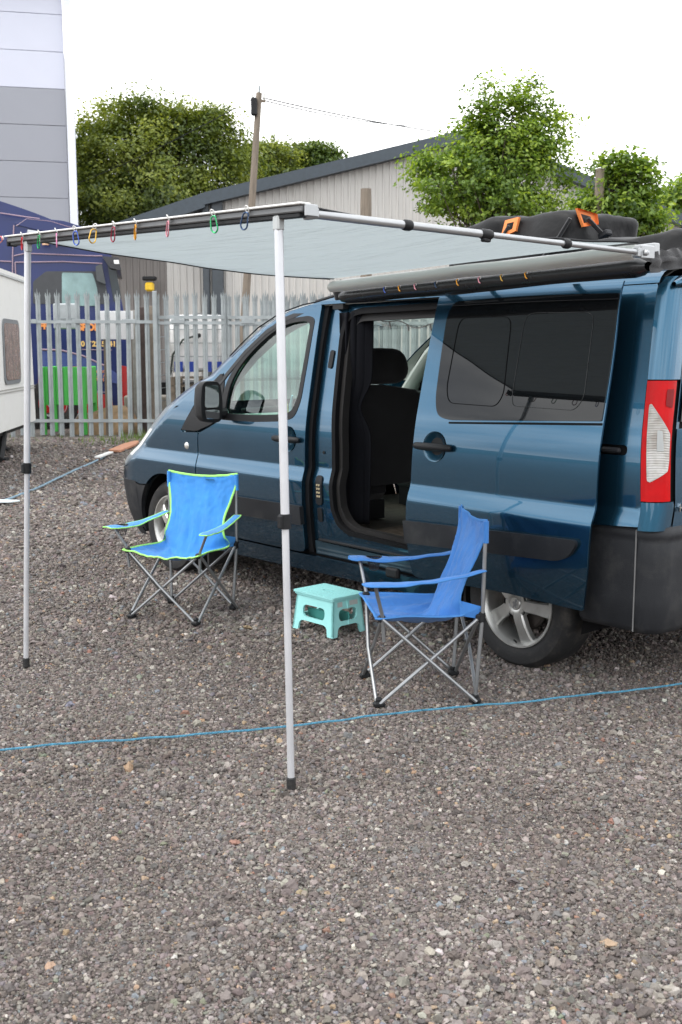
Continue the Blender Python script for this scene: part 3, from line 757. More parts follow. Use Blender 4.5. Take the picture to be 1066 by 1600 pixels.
# caged white tank on pallets
def ibc():
    Y = YF + .9; x0, x1 = X(262, Y), X(352, Y); W_ = x1 - x0; z0, z1 = at(300, 583, Y).z, at(300, 490, Y).z
    t = thing('caged_tank', 'white plastic water tank in a wire cage on stacked pallets', 'tank', ((x0 + x1) / 2, Y + W_ / 2, 0))
    MB().box((0, 0, (z0 + z1) / 2), (W_ * .93, W_ * .93, z1 - z0 - .04), bev=.07).build('bottle', mat('tank_white', (.88, .87, .86), .4, var=.04), t, sm=True)
    MB().lathe([(0, .05), (.12, .05), (.12, 0), (.14, 0)], 16, Matrix.Translation((0, 0, z1 - .02))).build('lid', mat('tank_lid', (.15, .15, .15), .5), t)
    h = W_ / 2
    for k in range(5):
        z = z0 + .06 + k * (z1 - z0 - .1) / 4
        MB().tube([(-h, -h, z), (h, -h, z), (h, h, z), (-h, h, z)], .009, 6, closed=True).build('cage_bar', M['galv'], t, sm=True)
    for sx in (-1, 1):
        for sy in (-1, 1):
            for k in range(4):
                q = -h + (k + .5) * W_ / 4
                MB().tube([(q, sy * h, z0), (q, sy * h, z1)] if sx < 0 else [(sy * h, q, z0), (sy * h, q, z1)], .009, 6).build('cage_bar', M['galv'], t)
    bl = mat('blue_plate', (.02, .06, .38), .4)
    for q in (-h * .62, -h * .22, h * .38, h * .75): MB().box((q, -h - .012, z0 + .12), (.16, .012, .19)).build('blue_plate', bl, t)
    hose = mat('hose', (.03, .04, .03), .5)
    MB().tube([(-h * .95, -h - .03, z0 - .1), (-h * .8, -h - .05, z0 + .35), (-h * .45, -h - .05, z0 + .62), (-h * .1, -h - .04, z0 + .68), (h * .1, -h - .04, z0 + .66)], .018, 8).build('hose', hose, t, sm=True)
    MB().box((h * .05, -h - .05, z0 + .7), (.14, .06, .08), bev=.02).build('tap', M['black_plastic'], t)
    wd = mat('pallet_wood', (.26, .21, .16), .85, var=.3, scale=5)
    z = 0
    k = 0
    while z < z0 - .16:
        pt = thing('wooden_pallet', ['lowest', 'second lowest', 'third lowest', 'fourth lowest', 'fifth lowest', 'sixth lowest', 'topmost'][min(k, 6)] + ' wooden pallet in the stack under the caged white tank', 'pallet', ((x0 + x1) / 2, Y + W_ / 2, z), 0, 'pallets under the tank')
        for j in range(5): MB().box((0, -h + .06 + j * (W_ - .12) / 4, .135), (W_ * 1.02, .11, .022)).build('deck_board', wd, pt)
        for j in range(3):
            for i in range(3): MB().box(((-1 + i) * (h - .06), (-1 + j) * (h - .06), .07), (.12, .12, .10)).build('pallet_block', wd, pt)
        for i in range(3): MB().box(((-1 + i) * (h - .06), 0, .01), (.11, W_, .02)).build('bottom_board', wd, pt)
        z += .149; k += 1
    # empty wire cage to its left
    ct = thing('wire_cage', 'empty wire cage leaning beside the caged white tank', 'cage', (X(254, Y), Y + .1, 0))
    for k in range(7): MB().tube([(-.1, 0, .35 + k * .24), (.1, .35, .38 + k * .24)], .008, 5).build('cage_bar', M['galv'], ct)
    for k in range(2): MB().tube([(-.1 + .2 * k, .35 * k, 0), (-.1 + .2 * k, .35 * k, 2.0)], .012, 6).build('cage_upright', M['galv'], ct)
ibc()

# ------------------------------------------------------------------ lorry
def text_mesh(body, size, mt, parent, name='lettering', ext=.003, bold=0.0):
    c = bpy.data.curves.new('txt', 'FONT'); c.body = body; c.size = size; c.align_x = 'LEFT'; c.extrude = ext; c.offset = bold
    o = bpy.data.objects.new('txt', c); COL.objects.link(o); bpy.context.view_layer.update()
    m = bpy.data.meshes.new_from_object(o.evaluated_get(bpy.context.evaluated_depsgraph_get())); bpy.data.objects.remove(o)
    m.materials.clear(); m.materials.append(mt); return obj(name, m, parent)

def lorry():
    Y = 22.3
    P = lambda x, y: at(x, y, Y)
    navy = mat('navy_paint', (.007, .018, .11), .4, 0, var=.1, coat=.2, scale=2)
    t = thing('lorry', 'navy blue lorry with orange lettering and pinstripes behind the fence', 'lorry', (P(203, 500).x, Y, 0), R(10.5))
    ox = t.location.x
    ang = R(10.5)
    def q(x, y):     # side of the lorry stands turned by ang about its front corner
        k = at(x, y, 1).x; xl = (Y * k - ox) / (math.cos(ang) - k * math.sin(ang))
        return (xl, at(x, y, Y + xl * math.sin(ang)).z)
    Mx = Matrix(((1, 0, 0, 0), (0, 0, 1, 0), (0, 1, 0, 0), (0, 0, 0, 1)))
    def pr(name, pts, y0, y1, mt, bev=0, rad=.0):
        poly = rpoly(pts, rad, 4) if rad else pts
        b = MB().prism(poly, y1 - y0, Matrix.Translation((0, (y0 + y1) / 2, 0)) @ Mx); ob = b.build(name, mt, t, sm=30)
        if bev:
            md = ob.modifiers.new('b', 'BEVEL'); md.width = bev; md.segments = 3; md.limit_method = 'ANGLE'; md.angle_limit = R(40)
        return ob
    # cab shell
    pr('cab', [q(-200, 345), q(100, 346), q(150, 360), q(168, 376), q(176, 405), q(188, 460), q(200, 520), q(203, 620), q(198, 645), q(-200, 645)], .0, 2.4, navy, .12, .15)
    # roof deflector
    pr('wind_deflector', [q(-200, 300), q(-40, 302), q(0, 313), q(50, 330), q(85, 344), q(75, 352), q(-200, 352)], .1, 2.3, navy, .12, .2)
    pr('side_fairing', [q(20, 350), q(42, 340), q(100, 345), q(150, 362), q(148, 374), q(60, 360)], -.03, .02, navy, .02, .1)
    dk = mat('lorry_dark_trim', (.05, .052, .058), .5)
    pr('door_trim', [q(52, 440), q(72, 424), q(160, 424), q(172, 475), q(52, 475)], -.02, .02, dk, .01, .04)
    pr('door_window', [q(97, 426), q(145, 427), q(152, 450), q(155, 478), q(97, 478)], -.03, -.015, mat('lorry_glass', (.20, .30, .30), .06, .2, var=.25, scale=3), 0, .04)
    pr('windscreen', [q(166, 402), q(178, 404), q(190, 466), q(178, 472)], -.035, .3, mat('dark_glass', (.02, .03, .035), .05), 0, .02)
    pr('sun_visor', [q(160, 402), q(186, 404), q(190, 424), q(172, 420)], -.25, 2.6, mat('visor', (.03, .03, .035), .3), .02, .03)
    pr('mirror', [q(150, 418), q(160, 414), q(166, 446), q(152, 440)], -.3, -.1, mat('mirror_housing', (.06, .065, .07), .4), .03, .03)
    pr('marker_light', [q(178, 408), q(186, 408), q(187, 414), q(179, 414)], -.28, -.26, mat('lamp_white', (.8, .8, .8), .3))
    red = mat('lorry_red', (.42, .012, .015), .35, coat=1)
    pr('lower_bumper', [q(60, 575), q(130, 572), q(140, 612), q(175, 618), q(178, 645), q(60, 645)], -.03, .05, red, .01, .05)
    pr('front_bumper', [q(185, 570), q(200, 573), q(203, 640), q(186, 642)], -.06, 2.4, red, .02, .05)
    stripe = mat('pinstripe', (.34, .24, .30), .4, var=.02)
    def line(pts, r=.012): MB().tube([Vector((q(x, y)[0], -.022, q(x, y)[1])) for x, y in pts], r, 5).build('pinstripe', stripe, t)
    line([(0, 333), (40, 339), (62, 342)]); line([(22, 352), (20, 400), (20, 432)]); line([(26, 353), (42, 342), (80, 346), (125, 360)])
    line([(0, 408), (18, 409)]); line([(22, 400), (40, 396), (150, 400), (160, 400)]); line([(24, 410), (100, 409), (160, 412)]); line([(24, 410), (25, 432)])
    line([(60, 546), (95, 547), (130, 556), (165, 572)], .018); line([(128, 546), (175, 547)], .009); line([(140, 612), (168, 613)], .009)
    pr('wheel_arch_curve', [q(60, 548), q(110, 551), q(160, 568), q(185, 585), q(186, 600), q(130, 590), q(60, 580)], -.018, .0, mat('blue_arch', (.06, .09, .28), .3, coat=1), 0, .04)
    og = mat('orange_print', (.85, .30, .08), .5, var=.02); ye = mat('yellow_print', (.8, .52, .18), .5, var=.02)
    Rx = (math.pi / 2, 0, 0)
    def tx(s, x, y, hpx, mt, bold=.0):
        ob = text_mesh(s, hpx / FPX * Y * 1.38, mt, t, bold=bold); ob.rotation_euler = Rx; ob.location = (q(x, y)[0], -.03, q(x, y)[1])
    tx('FF', 62, 514, 9, og, .01); tx('SPORT', 122, 516, 10, og, .01); tx('01622 57412', 127, 541, 8, ye, .006)
    tx('D COO', 143, 583, 5, og); tx('ENAL A', 142, 589, 5, og); tx('NADINE', 142, 596, 6, og)
    # beacons on the fence line side of the roof
    for (x, y, r) in ((95, 366, 11), (72, 372, 5)):
        c = q(x, y); k = Y / FPX
        MB().lathe([(0, r * k * .9), (r * k * .6, r * k * .7), (r * k, 0), (r * k, -.1), (0, -.1)], 14, Matrix.Translation((c[0], -.15, c[1] - .05))).build('marker_beacon', mat('beacon_amber', (.62, .38, .24), .4), t, sm=True)
    # wheels
    for x_ in (84, -120):
        c = q(x_, 640); Mw = Matrix.Translation((c[0], -.02, .50)) @ Matrix.Rotation(R(90), 4, 'X')
        MB().lathe([(.28, -.1), (.29, .02), (.36, .04), (.49, .02), (.51, -.05), (.51, -.3), (.28, -.3)], 32, Mw).build('tyre', M['rubber'], t, sm=True)
        MB().lathe([(0, .05), (.1, .05), (.12, -.02), (.2, -.06), (.27, .02), (.28, -.05)], 32, Mw).build('wheel_rim', M['alu_matte'], t, sm=True)
    MB().box((-2.2, 1.2, .75), (8, 1.8, .3)).build('chassis', M['black_plastic'], t)
lorry()

# ------------------------------------------------------------------ caravan
def caravan():
    # long side seen at a grazing angle; runs from its tail (far) towards the camera, out of frame left
    far = Vector((-4.92, 17.7, 0)); dirv = Vector((.10, -1, 0)).normalized()
    t = thing('caravan', 'white touring caravan parked at the left edge with small frosted window', 'caravan', far, math.atan2(dirv.y, dirv.x))
    # local x runs towards the camera, y to the left (hidden side), z up
    wh = mat('caravan_white', (.72, .72, .70), .4, var=.03, scale=1.5, dirt=(.5, .49, .44, .5), dscale=1.5)
    prof = rpoly([(-.12, .42), (6.2, .42), (6.45, 1.2), (6.1, 2.55), (5.6, 2.66), (.25, 2.66), (.05, 2.5)], [.05, .3, .4, .3, .2, .15, .2], 5)
    # local x = +along; body from side plane y=0 to y=-2.2 (away from camera): direction sign below
    Mx = Matrix(((1, 0, 0, 0), (0, 0, 1, 0), (0, 1, 0, 0), (0, 0, 0, 1)))
    SG = -1  # right-hand side faces +? resolved: body lies at negative local y
    ob = MB().prism(prof, 2.1, Matrix.Translation((0, SG * 1.05, 0)) @ Mx).build('body', wh, t, sm=30)
    md = ob.modifiers.new('b', 'BEVEL'); md.width = .05; md.segments = 3; md.limit_method = 'ANGLE'; md.angle_limit = R(40)
    s = .008
    win = rpoly([(1.15, 1.12), (2.2, 1.12), (2.2, 1.92), (1.15, 1.92)], .12)
    MB().prism(rpoly([(1.08, 1.06), (2.27, 1.06), (2.27, 1.98), (1.08, 1.98)], .15), .02, Matrix.Translation((0, s, 0)) @ Mx).build('window_frame', mat('window_rubber', (.16, .17, .18), .6), t, sm=30)
    MB().prism(win, .02, Matrix.Translation((0, s + .008, 0)) @ Mx).build('window', mat('frosted_brown', (.20, .14, .12), .25, var=.4, scale=9), t, sm=30)
    tr = mat('trim_strip', (.30, .29, .27), .5)
    for z in (1.0, 1.04): MB().box((3.0, s, z - .05), (6.2, .012, .012)).build('trim_strip', tr, t)
    MB().box((2.9, .012, 2.58), (5.6, .02, .03)).build('awning_rail', M['alu_matte'], t)
    MB().box((3.0, -1.05, .38), (6.0, 1.9, .08)).build('chassis', M['black_plastic'], t)
    for x_ in (3.4,):
        Mw = Matrix.Translation((x_, -.06, .33)) @ Matrix.Rotation(R(-90), 4, 'X')
        MB().lathe([(.17, -.1), (.19, .01), (.31, .01), (.33, -.04), (.33, -.18), (.17, -.18)], 28, Mw).build('tyre', M['rubber'], t, sm=True)
        MB().lathe([(0, .0), (.1, .0), (.16, -.03), (.18, 0), (.19, -.05)], 24, Mw).build('wheel_rim', M['white_paint'], t, sm=True)
    b = MB().tube([(.55, -.4, .4), (.62, -.4, .05)], .03, 8); b.box((.62, -.4, .02), (.2, .2, .04)); b.build('corner_steady', M['black_plastic'], t)
    b = MB().tube([(1.9, -.1, .42), (2.25, -.1, .02)], .05, 8); b.box((2.25, -.1, .02), (.22, .2, .04)); b.build('corner_steady', M['black_plastic'], t)
    return t
caravan()

# ------------------------------------------------------------------ ropes on the ground, small litter
def rope(name, lab, pts, r, mt, lift=.012, n=90, seed=1, parent=None):
    P = [Vector((x, y, 0)) for x, y in pts]; out_ = []; rng = random.Random(seed)
    for k in range(n):
        s = k / (n - 1) * (len(P) - 1); i = min(int(s), len(P) - 2); q = P[i].lerp(P[i + 1], s - i)
        q.y += .012 * noise.noise(q * 1.1 + Vector((9, 0, 0))) + .002 * noise.noise(q * 6); q.z = hgt(q.x, q.y) - .012 + lift + .006 * noise.noise(q * 9); out_.append(q)
    b = MB()
    for ph in range(3):     # three twisted strands
        pp = []; m = n * 10
        for k in range(m):
            s = k / (m - 1) * (n - 1); i = min(int(s), n - 2); q = out_[i].lerp(out_[i + 1], s - i); tdir = (out_[i + 1] - out_[i]).normalized()
            a = tdir.cross(Vector((0, 0, 1))).normalized(); c = a.cross(tdir); an = k * .85 + ph * 2.094
            pp.append(q + a * (math.cos(an) * r * .55) + c * (math.sin(an) * r * .55))
        b.tube(pp, r * .55, 5)
    return tag(b.build(name, mt, parent, sm=True), lab, 'rope')
blue = mat('blue_rope', (.06, .22, .33), .6, var=.35, scale=60)
rope('blue_rope', 'thin blue rope stretched across the gravel in front of the chairs', [(-1.9, 3.86), (-1.296, 4.006), (-.588, 4.166), (.179, 4.41), (.883, 4.621), (1.552, 4.842), (2.2, 5.06)], .0045, blue, .032)
rope('blue_rope', 'faded blue grey rope lying on the gravel in the distance at left', [(-3.6, 10.4), (-3.445, 11.0), (-3.37, 12.16), (-3.42, 14.0), (-3.42, 15.9)], .012, mat('faded_rope', (.16, .24, .30), .7, var=.3, scale=20), .03, seed=2)
o = MB().prism(rpoly([(-.10, -.7), (.10, -.8), (.12, .4), (.06, 1.0), (-.02, 1.05), (-.09, .5)], .05), .03).build('orange_board', mat('faded_orange', (.42, .20, .12), .8, var=.15)); o.location = (-3.42, 17.3, .04); tag(o, 'faded orange flat piece lying on gravel at the far rope end', 'board')
o = MB().prism([(-.05, -.4), (.03, -.4), (.05, .4), (-.02, .4)], .02).build('white_strip', M['white_paint']); o.location = (-3.42, 15.85, .05); tag(o, 'short white strip joining the far rope and orange piece', 'strip')
o = MB().prism(rpoly([(-.18, -.08), (.12, -.07), (.2, .04), (-.05, .09)], .03), .012).build('paper_scrap', mat('pale_scrap', (.66, .74, .76), .7)); o.location = (-3.42, 10.95, .035); tag(o, 'pale scrap of paper on gravel at the left edge', 'paper')
# weeds at the foot of the fence
def weeds():
    rng = np.random.default_rng(8); V = []; F = []
    for (cx, cy, n, s, hh) in [(X(200, 19), 18.9, 70, .5, .13), (X(222, 19.5), 19.4, 70, .35, .18), (X(120, 19.6), 19.8, 40, 1.6, .07), (X(180, 17), 19.0, 60, .9, .08), (X(205, 18.5), 18.2, 80, .3, .1)]:
        for k in range(n):
            x = cx + rng.normal() * s; y = cy + rng.normal() * .18; h = hh * rng.uniform(.4, 1.2); a = rng.uniform(0, 6.28); l = rng.uniform(-.5, .5)
            dx, dy = math.cos(a) * .012, math.sin(a) * .012; b = len(V)
            V += [(x - dx, y - dy, -.02), (x + dx, y + dy, -.02), (x + l * h, y + rng.normal() * .3 * h, h)]; F.append((b, b + 1, b + 2))
    m = bpy.data.meshes.new('weeds'); m.from_pydata(V, [], F); m.materials.append(mat('weed_green', (.10, .15, .03), .8, var=.4)); obj('weeds', m, kind='stuff')
weeds()

# ------------------------------------------------------------------ van  (local x = towards its nose, -y = across to the far side, z up)
VAN_LOC = (0.847, 5.170, 0.0); VAN_RZ = R(130.55); VW = 1.895; VC = VW / 2
van = thing('parked_van', 'blue passenger van with sliding side door open and awning on its roof', 'van', VAN_LOC, VAN_RZ)
def vworld(u, v, z):
    return Matrix.Translation(VAN_LOC) @ Matrix.Rotation(VAN_RZ, 4, 'Z') @ Vector((u, -v, z))

# side section: inward offset v as a function of height, from its tilt profile
_zs = np.linspace(.15, 2.0, 600)
_sl = np.interp(_zs, [.15, .34, .40, .60, .755, .780, .836, .860, .95, 1.05, 1.165, 1.18, 1.21, 1.60, 1.78, 1.82, 1.9],
                [-.34, -.24, -.17, -.09, -.02, .26, .34, -.035, .0, .07, .16, .17, .215, .235, .30, .75, 2.2])
_vi = np.cumsum(_sl) * (_zs[1] - _zs[0]); _vi -= np.interp(1.0, _zs, _vi)
def V0(z): return float(np.interp(z, _zs, _vi))
# nose: u0(z) start of the rounding, L(z) its depth
_nz = [.15, .25, .40, .60, .72, .80, .86, .93, 1.02, 1.13, 1.24, 1.31, 1.36, 1.52, 1.67, 1.76, 1.80, 1.84]
_nu = [3.50, 3.58, 3.62, 3.62, 3.58, 3.50, 3.42, 3.33, 3.22, 3.08, 2.90, 2.76, 2.62, 2.40, 2.16, 1.95, 1.74, 1.50]
_nl = [.42, .42, .44, .46, .46, .44, .42, .42, .42, .40, .36, .34, .34, .30, .26, .24, .22, .20]
def U0(z): return interp(z, _nz, _nu)
def NL(z): return interp(z, _nz, _nl)
QX = 4.0
def V(u, z):
    v = V0(z); u0, l = U0(z), NL(z)
    if u > u0:
        s = min(.999, (u - u0) / l); W = VC - v
        v = VC - W * (1 - s * s) ** (1 / QX)
    # wheel arch lips swell out a little
    return v
def nrm(u, z):
    e = .004; du = (V(u + e, z) - V(u - e, z)) / (2 * e); dz = (V(u, z + e) - V(u, z - e)) / (2 * e)
    n = Vector((du, -1, dz))    # outward = -v, in (u, v, z)
    n.normalize(); return n

PROWS = sorted(list(np.arange(.24, .74, .04)) + list(np.arange(.748, .872, .0062)) + list(np.arange(.91, 1.15, .03)) + list(np.arange(1.16, 1.23, .012)) + list(np.arange(1.26, 1.95, .035)))
def circ(u, z, r=.0775): return [(u + r * math.cos(a), z + r * .98 * math.sin(a)) for a in np.linspace(0, 2 * math.pi, 28, endpoint=False)]
def panel(name, outline, mt, parent, holes=(), dv=0., thick=.03, step=.05, far=False, flat=None, lip=.006, kind=None):
    """skin of the body cut to an outline in (u, z); far=True gives the mirror side"""
    ol = dens(outline, .03); hs = [dens(h, .03) for h in holes]
    pts, tris, loops = fill2d(ol, hs, step, rows=PROWS if step and step < .1 else None)
    vs = []; ns = []; n0 = len(pts)
    for (u, z) in pts:
        v = V(u, z) + dv; vs.append((u, v, z)); ns.append(nrm(u, z))
    F = [tuple(f) for f in tris]
    for li, lp in enumerate(loops):
        m = len(lp); P = [pts[i] for i in lp]
        area = sum(P[i][0] * P[(i + 1) % m][1] - P[(i + 1) % m][0] * P[i][1] for i in range(m))
        sg = (1 if area > 0 else -1) * (1 if li == 0 else -1)
        b = len(vs)
        for i in range(m):
            a, c = Vector(P[i - 1]), Vector(P[(i + 1) % m]); t_ = (c - a)
            if t_.length < 1e-9: t_ = Vector((1, 0))
            t_.normalize(); on = Vector((t_.y, -t_.x)) * sg
            u, z = P[i]; v = V(u, z) + dv
            N_ = Vector((on.x, 0, on.y))
            vs.append((u, v, z)); ns.append((N_ + nrm(u, z)).normalized())
            vs.append((u + on.x * lip * -.3, v + lip, z + on.y * lip * -.3)); ns.append(N_)
            vs.append((u, v + thick, z)); ns.append(N_)
        for i in range(m):
            j = (i + 1) % m
            F.append((b + 3 * i, b + 3 * j, b + 3 * j + 1, b + 3 * i + 1)); F.append((b + 3 * i + 1, b + 3 * j + 1, b + 3 * j + 2, b + 3 * i + 2))
    return skin(name, vs, F, ns, mt, parent, far)

def skin(name, vs, F, ns, mt, parent, far=False):
    """(u, v, z) vertices with outward normals -> mesh in van space with matching winding"""
    k = (lambda v: -(VW - v)) if far else (lambda v: -v)
    P = [Vector((u, k(v), z)) for u, v, z in vs]; Nn = [Vector((n[0], n[1] if far else -n[1], n[2])) for n in ns]
    G = []
    for f in F:
        a, b, c = P[f[0]], P[f[1]], P[f[2]]; g = (b - a).cross(c - a); s = sum((Nn[i] for i in f), Vector())
        G.append(tuple(reversed(f)) if g.dot(s) < 0 else tuple(f))
    m = bpy.data.meshes.new(name); m.from_pydata(P, [], G); m.materials.append(mt); m.update(); smooth(m)
    m.normals_split_custom_set_from_vertices([tuple(n) for n in Nn])
    return obj(name, m, parent)

PT = M['paint']
# ---- front wing
AR = 0.375   # wheel arch radius
def arch(cx, cz, r, a0, a1, n=22): return [(cx + r * math.cos(R(a0 + (a1 - a0) * k / n)), cz + r * math.sin(R(a0 + (a1 - a0) * k / n))) for k in range(n + 1)]
FHU, RHU, HUBZ = 3.17, 0.035, 0.310
wing = [(2.765, .335)] + [(2.775, .335)]
wing = [(2.768, .30), (2.80, .30)] + arch(FHU, HUBZ, AR, 180, 48)[0:] + [(3.52, .585), (3.57, .60), (3.56, .74), (3.46, .84), (3.37, .92), (3.27, 1.0), (3.17, 1.08), (3.06, 1.15), (2.955, 1.18), (2.81, 1.185), (2.90, 1.075), (2.965, .995), (2.95, .985), (2.765, .99)]
panel('front_wing', wing, PT, van)
panel('front_wing', wing, PT, van, far=True)
panel('bumper_side', arch(FHU, HUBZ, AR, 46, -12)[0:] + [(3.60, .235), (3.60, .595), (3.53, .575)], M['grey_plastic'], van, dv=.002)
# ---- front door
dwin = rpoly([(2.475, 1.115), (2.470, 1.30), (2.38, 1.44), (2.235, 1.56), (2.07, 1.66), (1.93, 1.705), (1.775, 1.715), (1.715, 1.70), (1.712, 1.50), (1.715, 1.24), (1.755, 1.155), (1.87, 1.133), (2.12, 1.118)], [.03, .1, .1, .1, .1, .1, .02, .05, .1, .1, .06, .1, .1], 4)
fdoor = rpoly([(1.655, .335), (2.755, .335), (2.752, .985), (2.60, 1.04), (2.50, 1.085), (2.50, 1.32), (2.545, 1.40), (2.44, 1.50), (2.25, 1.635), (2.06, 1.73), (1.80, 1.785), (1.668, 1.80), (1.645, 1.52), (1.628, 1.19), (1.632, .73)], [.05, .05, .02, .1, .02, .02, .02, .1, .1, .1, .03, .03, .1, .1, .2], 3)
def front_door(far):
    d = panel('front_door', fdoor, PT, van, holes=[dwin, circ(1.79, 1.005)] if not far else [dwin], far=far)
    ring_in = [tuple(Vector(p).lerp(Vector((2.05, 1.38)), .05)) for p in dwin]
    ring_out = [(2.05 + (p[0] - 2.05) * (1.085 if p[0] > 2.3 else 1.05), 1.38 + (p[1] - 1.38) * (1.11 if p[1] < 1.38 else 1.04)) for p in dwin]
    panel('door_lining', fdoor, M['trim_dark'], d, holes=[dwin], dv=.05, thick=.01, step=.12, far=far)
    panel('window_seal', ring_out, M['black_plastic'], d, holes=[ring_in], dv=-.003, thick=.012, step=None, far=far)
    g = panel('window', ring_in, M['glass_green'], d, dv=.014, thick=.001, step=.12, far=far)
    # black corner panel carrying the mirror
    panel('corner_panel', rpoly([(2.955, .998), (2.77, 1.0), (2.62, 1.045), (2.51, 1.09), (2.505, 1.31), (2.555, 1.385), (2.66, 1.31), (2.80, 1.18), (2.90, 1.07)], .02), M['black_plastic'], d, dv=-.004, thick=.02, far=far)
    panel('rubbing_strip', rpoly([(1.636, .508), (2.70, .49), (2.735, .53), (2.735, .585), (2.70, .612), (1.636, .622)], [.01, .05, .05, .05, .03, .01]), M['grey_plastic'], d, dv=-.022, thick=.03, far=far)
    return d
fd = front_door(False); front_door(True)
def handle(u, z, dv, parent, L_=.245):
    """round cup pressed into the skin with a bar handle across it"""
    vs = []; ns = []; F = []; n = 28; rings = [(1.0, -.0015), (.93, .010), (.75, .018), (.4, .024), (0.02, .026)]; r = .078
    for (k, dep) in rings:
        for i in range(n):
            a = 2 * math.pi * i / n; uu = u + r * k * math.cos(a); zz = z + r * k * math.sin(a) * .98
            vs.append((uu, V(uu, zz) + dv + dep - .003, zz)); ns.append(Vector((-math.cos(a) * (.6 if .3 < k < .99 else 0), -1, -math.sin(a) * (.6 if .3 < k < .99 else 0))).normalized())
    for j in range(len(rings) - 1):
        for i in range(n):
            l = (i + 1) % n; F.append((j * n + i, j * n + l, (j + 1) * n + l, (j + 1) * n + i))
    cup = skin('handle_cup', vs, F, ns, mat('cup_paint', (.022, .09, .15), .3, .7, coat=1), parent)
    b = MB(); v = V(u, z) + dv
    pts = [Vector((u + s * L_ / 2, -(v - .012 - .018 * (1 - (s ** 4))), z)) for s in (-1, -.92, -.7, -.3, 0, .3, .7, .92, 1)]
    b.tube(pts, [.012, .017, .019, .02, .02, .02, .019, .017, .012], 12)
    b.build('handle', M['black_plastic'], parent, sm=True)
handle(1.79, 1.005, 0, fd)
# side repeater
b = MB(); v = V(2.893, .895); b.lathe([(0, .012), (.018, .010), (.026, .002), (.03, -.004)], 20, Matrix.Translation((2.893, -v + .002, .895)) @ Matrix.Rotation(R(-90), 4, 'X') @ Matrix.Scale(.85, 4))
b.build('side_repeater', M['clear_lens'], van, sm=True)

# ---- B pillar jamb with latch plates, opening frame
jamb = rpoly([(1.648, 1.80), (1.628, 1.19), (1.632, .73), (1.66, .34), (1.62, .335), (1.60, .42), (.45, .40), (.45, .455), (1.30, .485), (1.385, .53), (1.425, .61), (1.435, .72), (1.432, .98), (1.47, 1.33), (1.50, 1.62), (1.49, 1.70), (1.44, 1.745), (1.36, 1.762), (.45, 1.775), (.45, 1.825), (1.3, 1.815)], [.0, .1, .1, .02, .02, .02, .01, .01, .05, .05, .05, .05, .05, .1, .05, .03, .04, .04, .01, .01, .02], 3)
pj = panel('door_jamb', jamb, PT, van, dv=.055, thick=.06, step=.04)
seal_o = rpoly([(.45, .452), (1.30, .482), (1.385, .527), (1.428, .608), (1.438, .72), (1.435, .98), (1.473, 1.33), (1.503, 1.62), (1.493, 1.703), (1.443, 1.748), (1.36, 1.765), (.45, 1.778)], .03)
seal_i = rpoly([(.47, .475), (1.28, .505), (1.36, .545), (1.40, .615), (1.408, .72), (1.405, .98), (1.443, 1.33), (1.473, 1.60), (1.463, 1.67), (1.42, 1.715), (1.36, 1.73), (.47, 1.742)], .03)
panel('opening_seal', seal_o, M['black_seal'], pj, holes=[seal_i], dv=.045, thick=.05, step=None)
seal_j = rpoly([(.49, .50), (1.26, .53), (1.33, .565), (1.372, .63), (1.38, .72), (1.377, .98), (1.415, 1.33), (1.445, 1.58), (1.435, 1.63), (1.40, 1.675), (1.36, 1.69), (.49, 1.70)], .03)
panel('inner_trim', seal_i, mat('opening_trim', (.016, .015, .015), .6, var=.2, spec=.3), pj, holes=[seal_j], dv=.075, thick=.05, step=None)
def on_jamb(name, u, z, w_, h_, r, mt, dv, parent, th=.012):
    return panel(name, rpoly([(u - w_ / 2, z - h_ / 2), (u + w_ / 2, z - h_ / 2), (u + w_ / 2, z + h_ / 2), (u - w_ / 2, z + h_ / 2)], r), mt, parent, dv=dv, thick=th, step=None)
lp = on_jamb('latch_plate', 1.535, .72, .055, .175, .026, M['black_plastic'], .046, pj)
for i in range(2):
    for j in range(4): on_jamb('contact', 1.525 + i * .018, .685 + j * .022, .011, .012, .003, mat('brass', (.75, .62, .40), .3, .6) if i + j == 0 else bpy.data.materials['brass'], .042, lp)
on_jamb('striker', 1.535, .575, .04, .085, .019, M['black_plastic'], .047, pj)
on_jamb('buffer', 1.545, 1.475, .034, .105, .016, M['black_plastic'], .047, pj)
on_jamb('bolt', 1.515, .94, .016, .018, .008, M['black_plastic'], .049, pj)
# dark gap between the front door and the jamb
panel('door_gap', [(1.66, .34), (1.61, .34), (1.60, .73), (1.60, 1.19), (1.622, 1.55), (1.63, 1.80), (1.672, 1.80), (1.648, 1.52), (1.632, 1.19), (1.636, .73)], M['black_seal'], van, dv=.03, thick=.04, step=None)
# ---- sill and step
M['step_ridge'] = mat('step_ridge', (.10, .14, .17), .4, .6)
panel('sill', rpoly([(.44, .235), (2.62, .215), (2.80, .26), (2.80, .325), (1.66, .325), (.44, .325)], .015), PT, van, dv=-.004, step=.04)
panel('sill_rail', [(.45, .332), (1.61, .332), (1.60, .415), (.45, .395)], mat('step_metal', (.05, .09, .12), .35, .6), van, dv=.045, thick=.03)
for i, (a, c) in enumerate(((.343, .356), (.368, .378))):
    panel('step_ridge', [(.46, a), (1.58, a), (1.58, c), (.46, c)], M['step_ridge'], van, dv=.032 + .006 * i, thick=.012, step=None)
MB().box((.99, -.11, .427), (1.12, .15, .014), bev=.003).build('step_top', M['black_plastic'], van)
MB().box((.86, .01, .34), (.10, .035, .055), bev=.01).build('door_catch', M['black_plastic'], van)
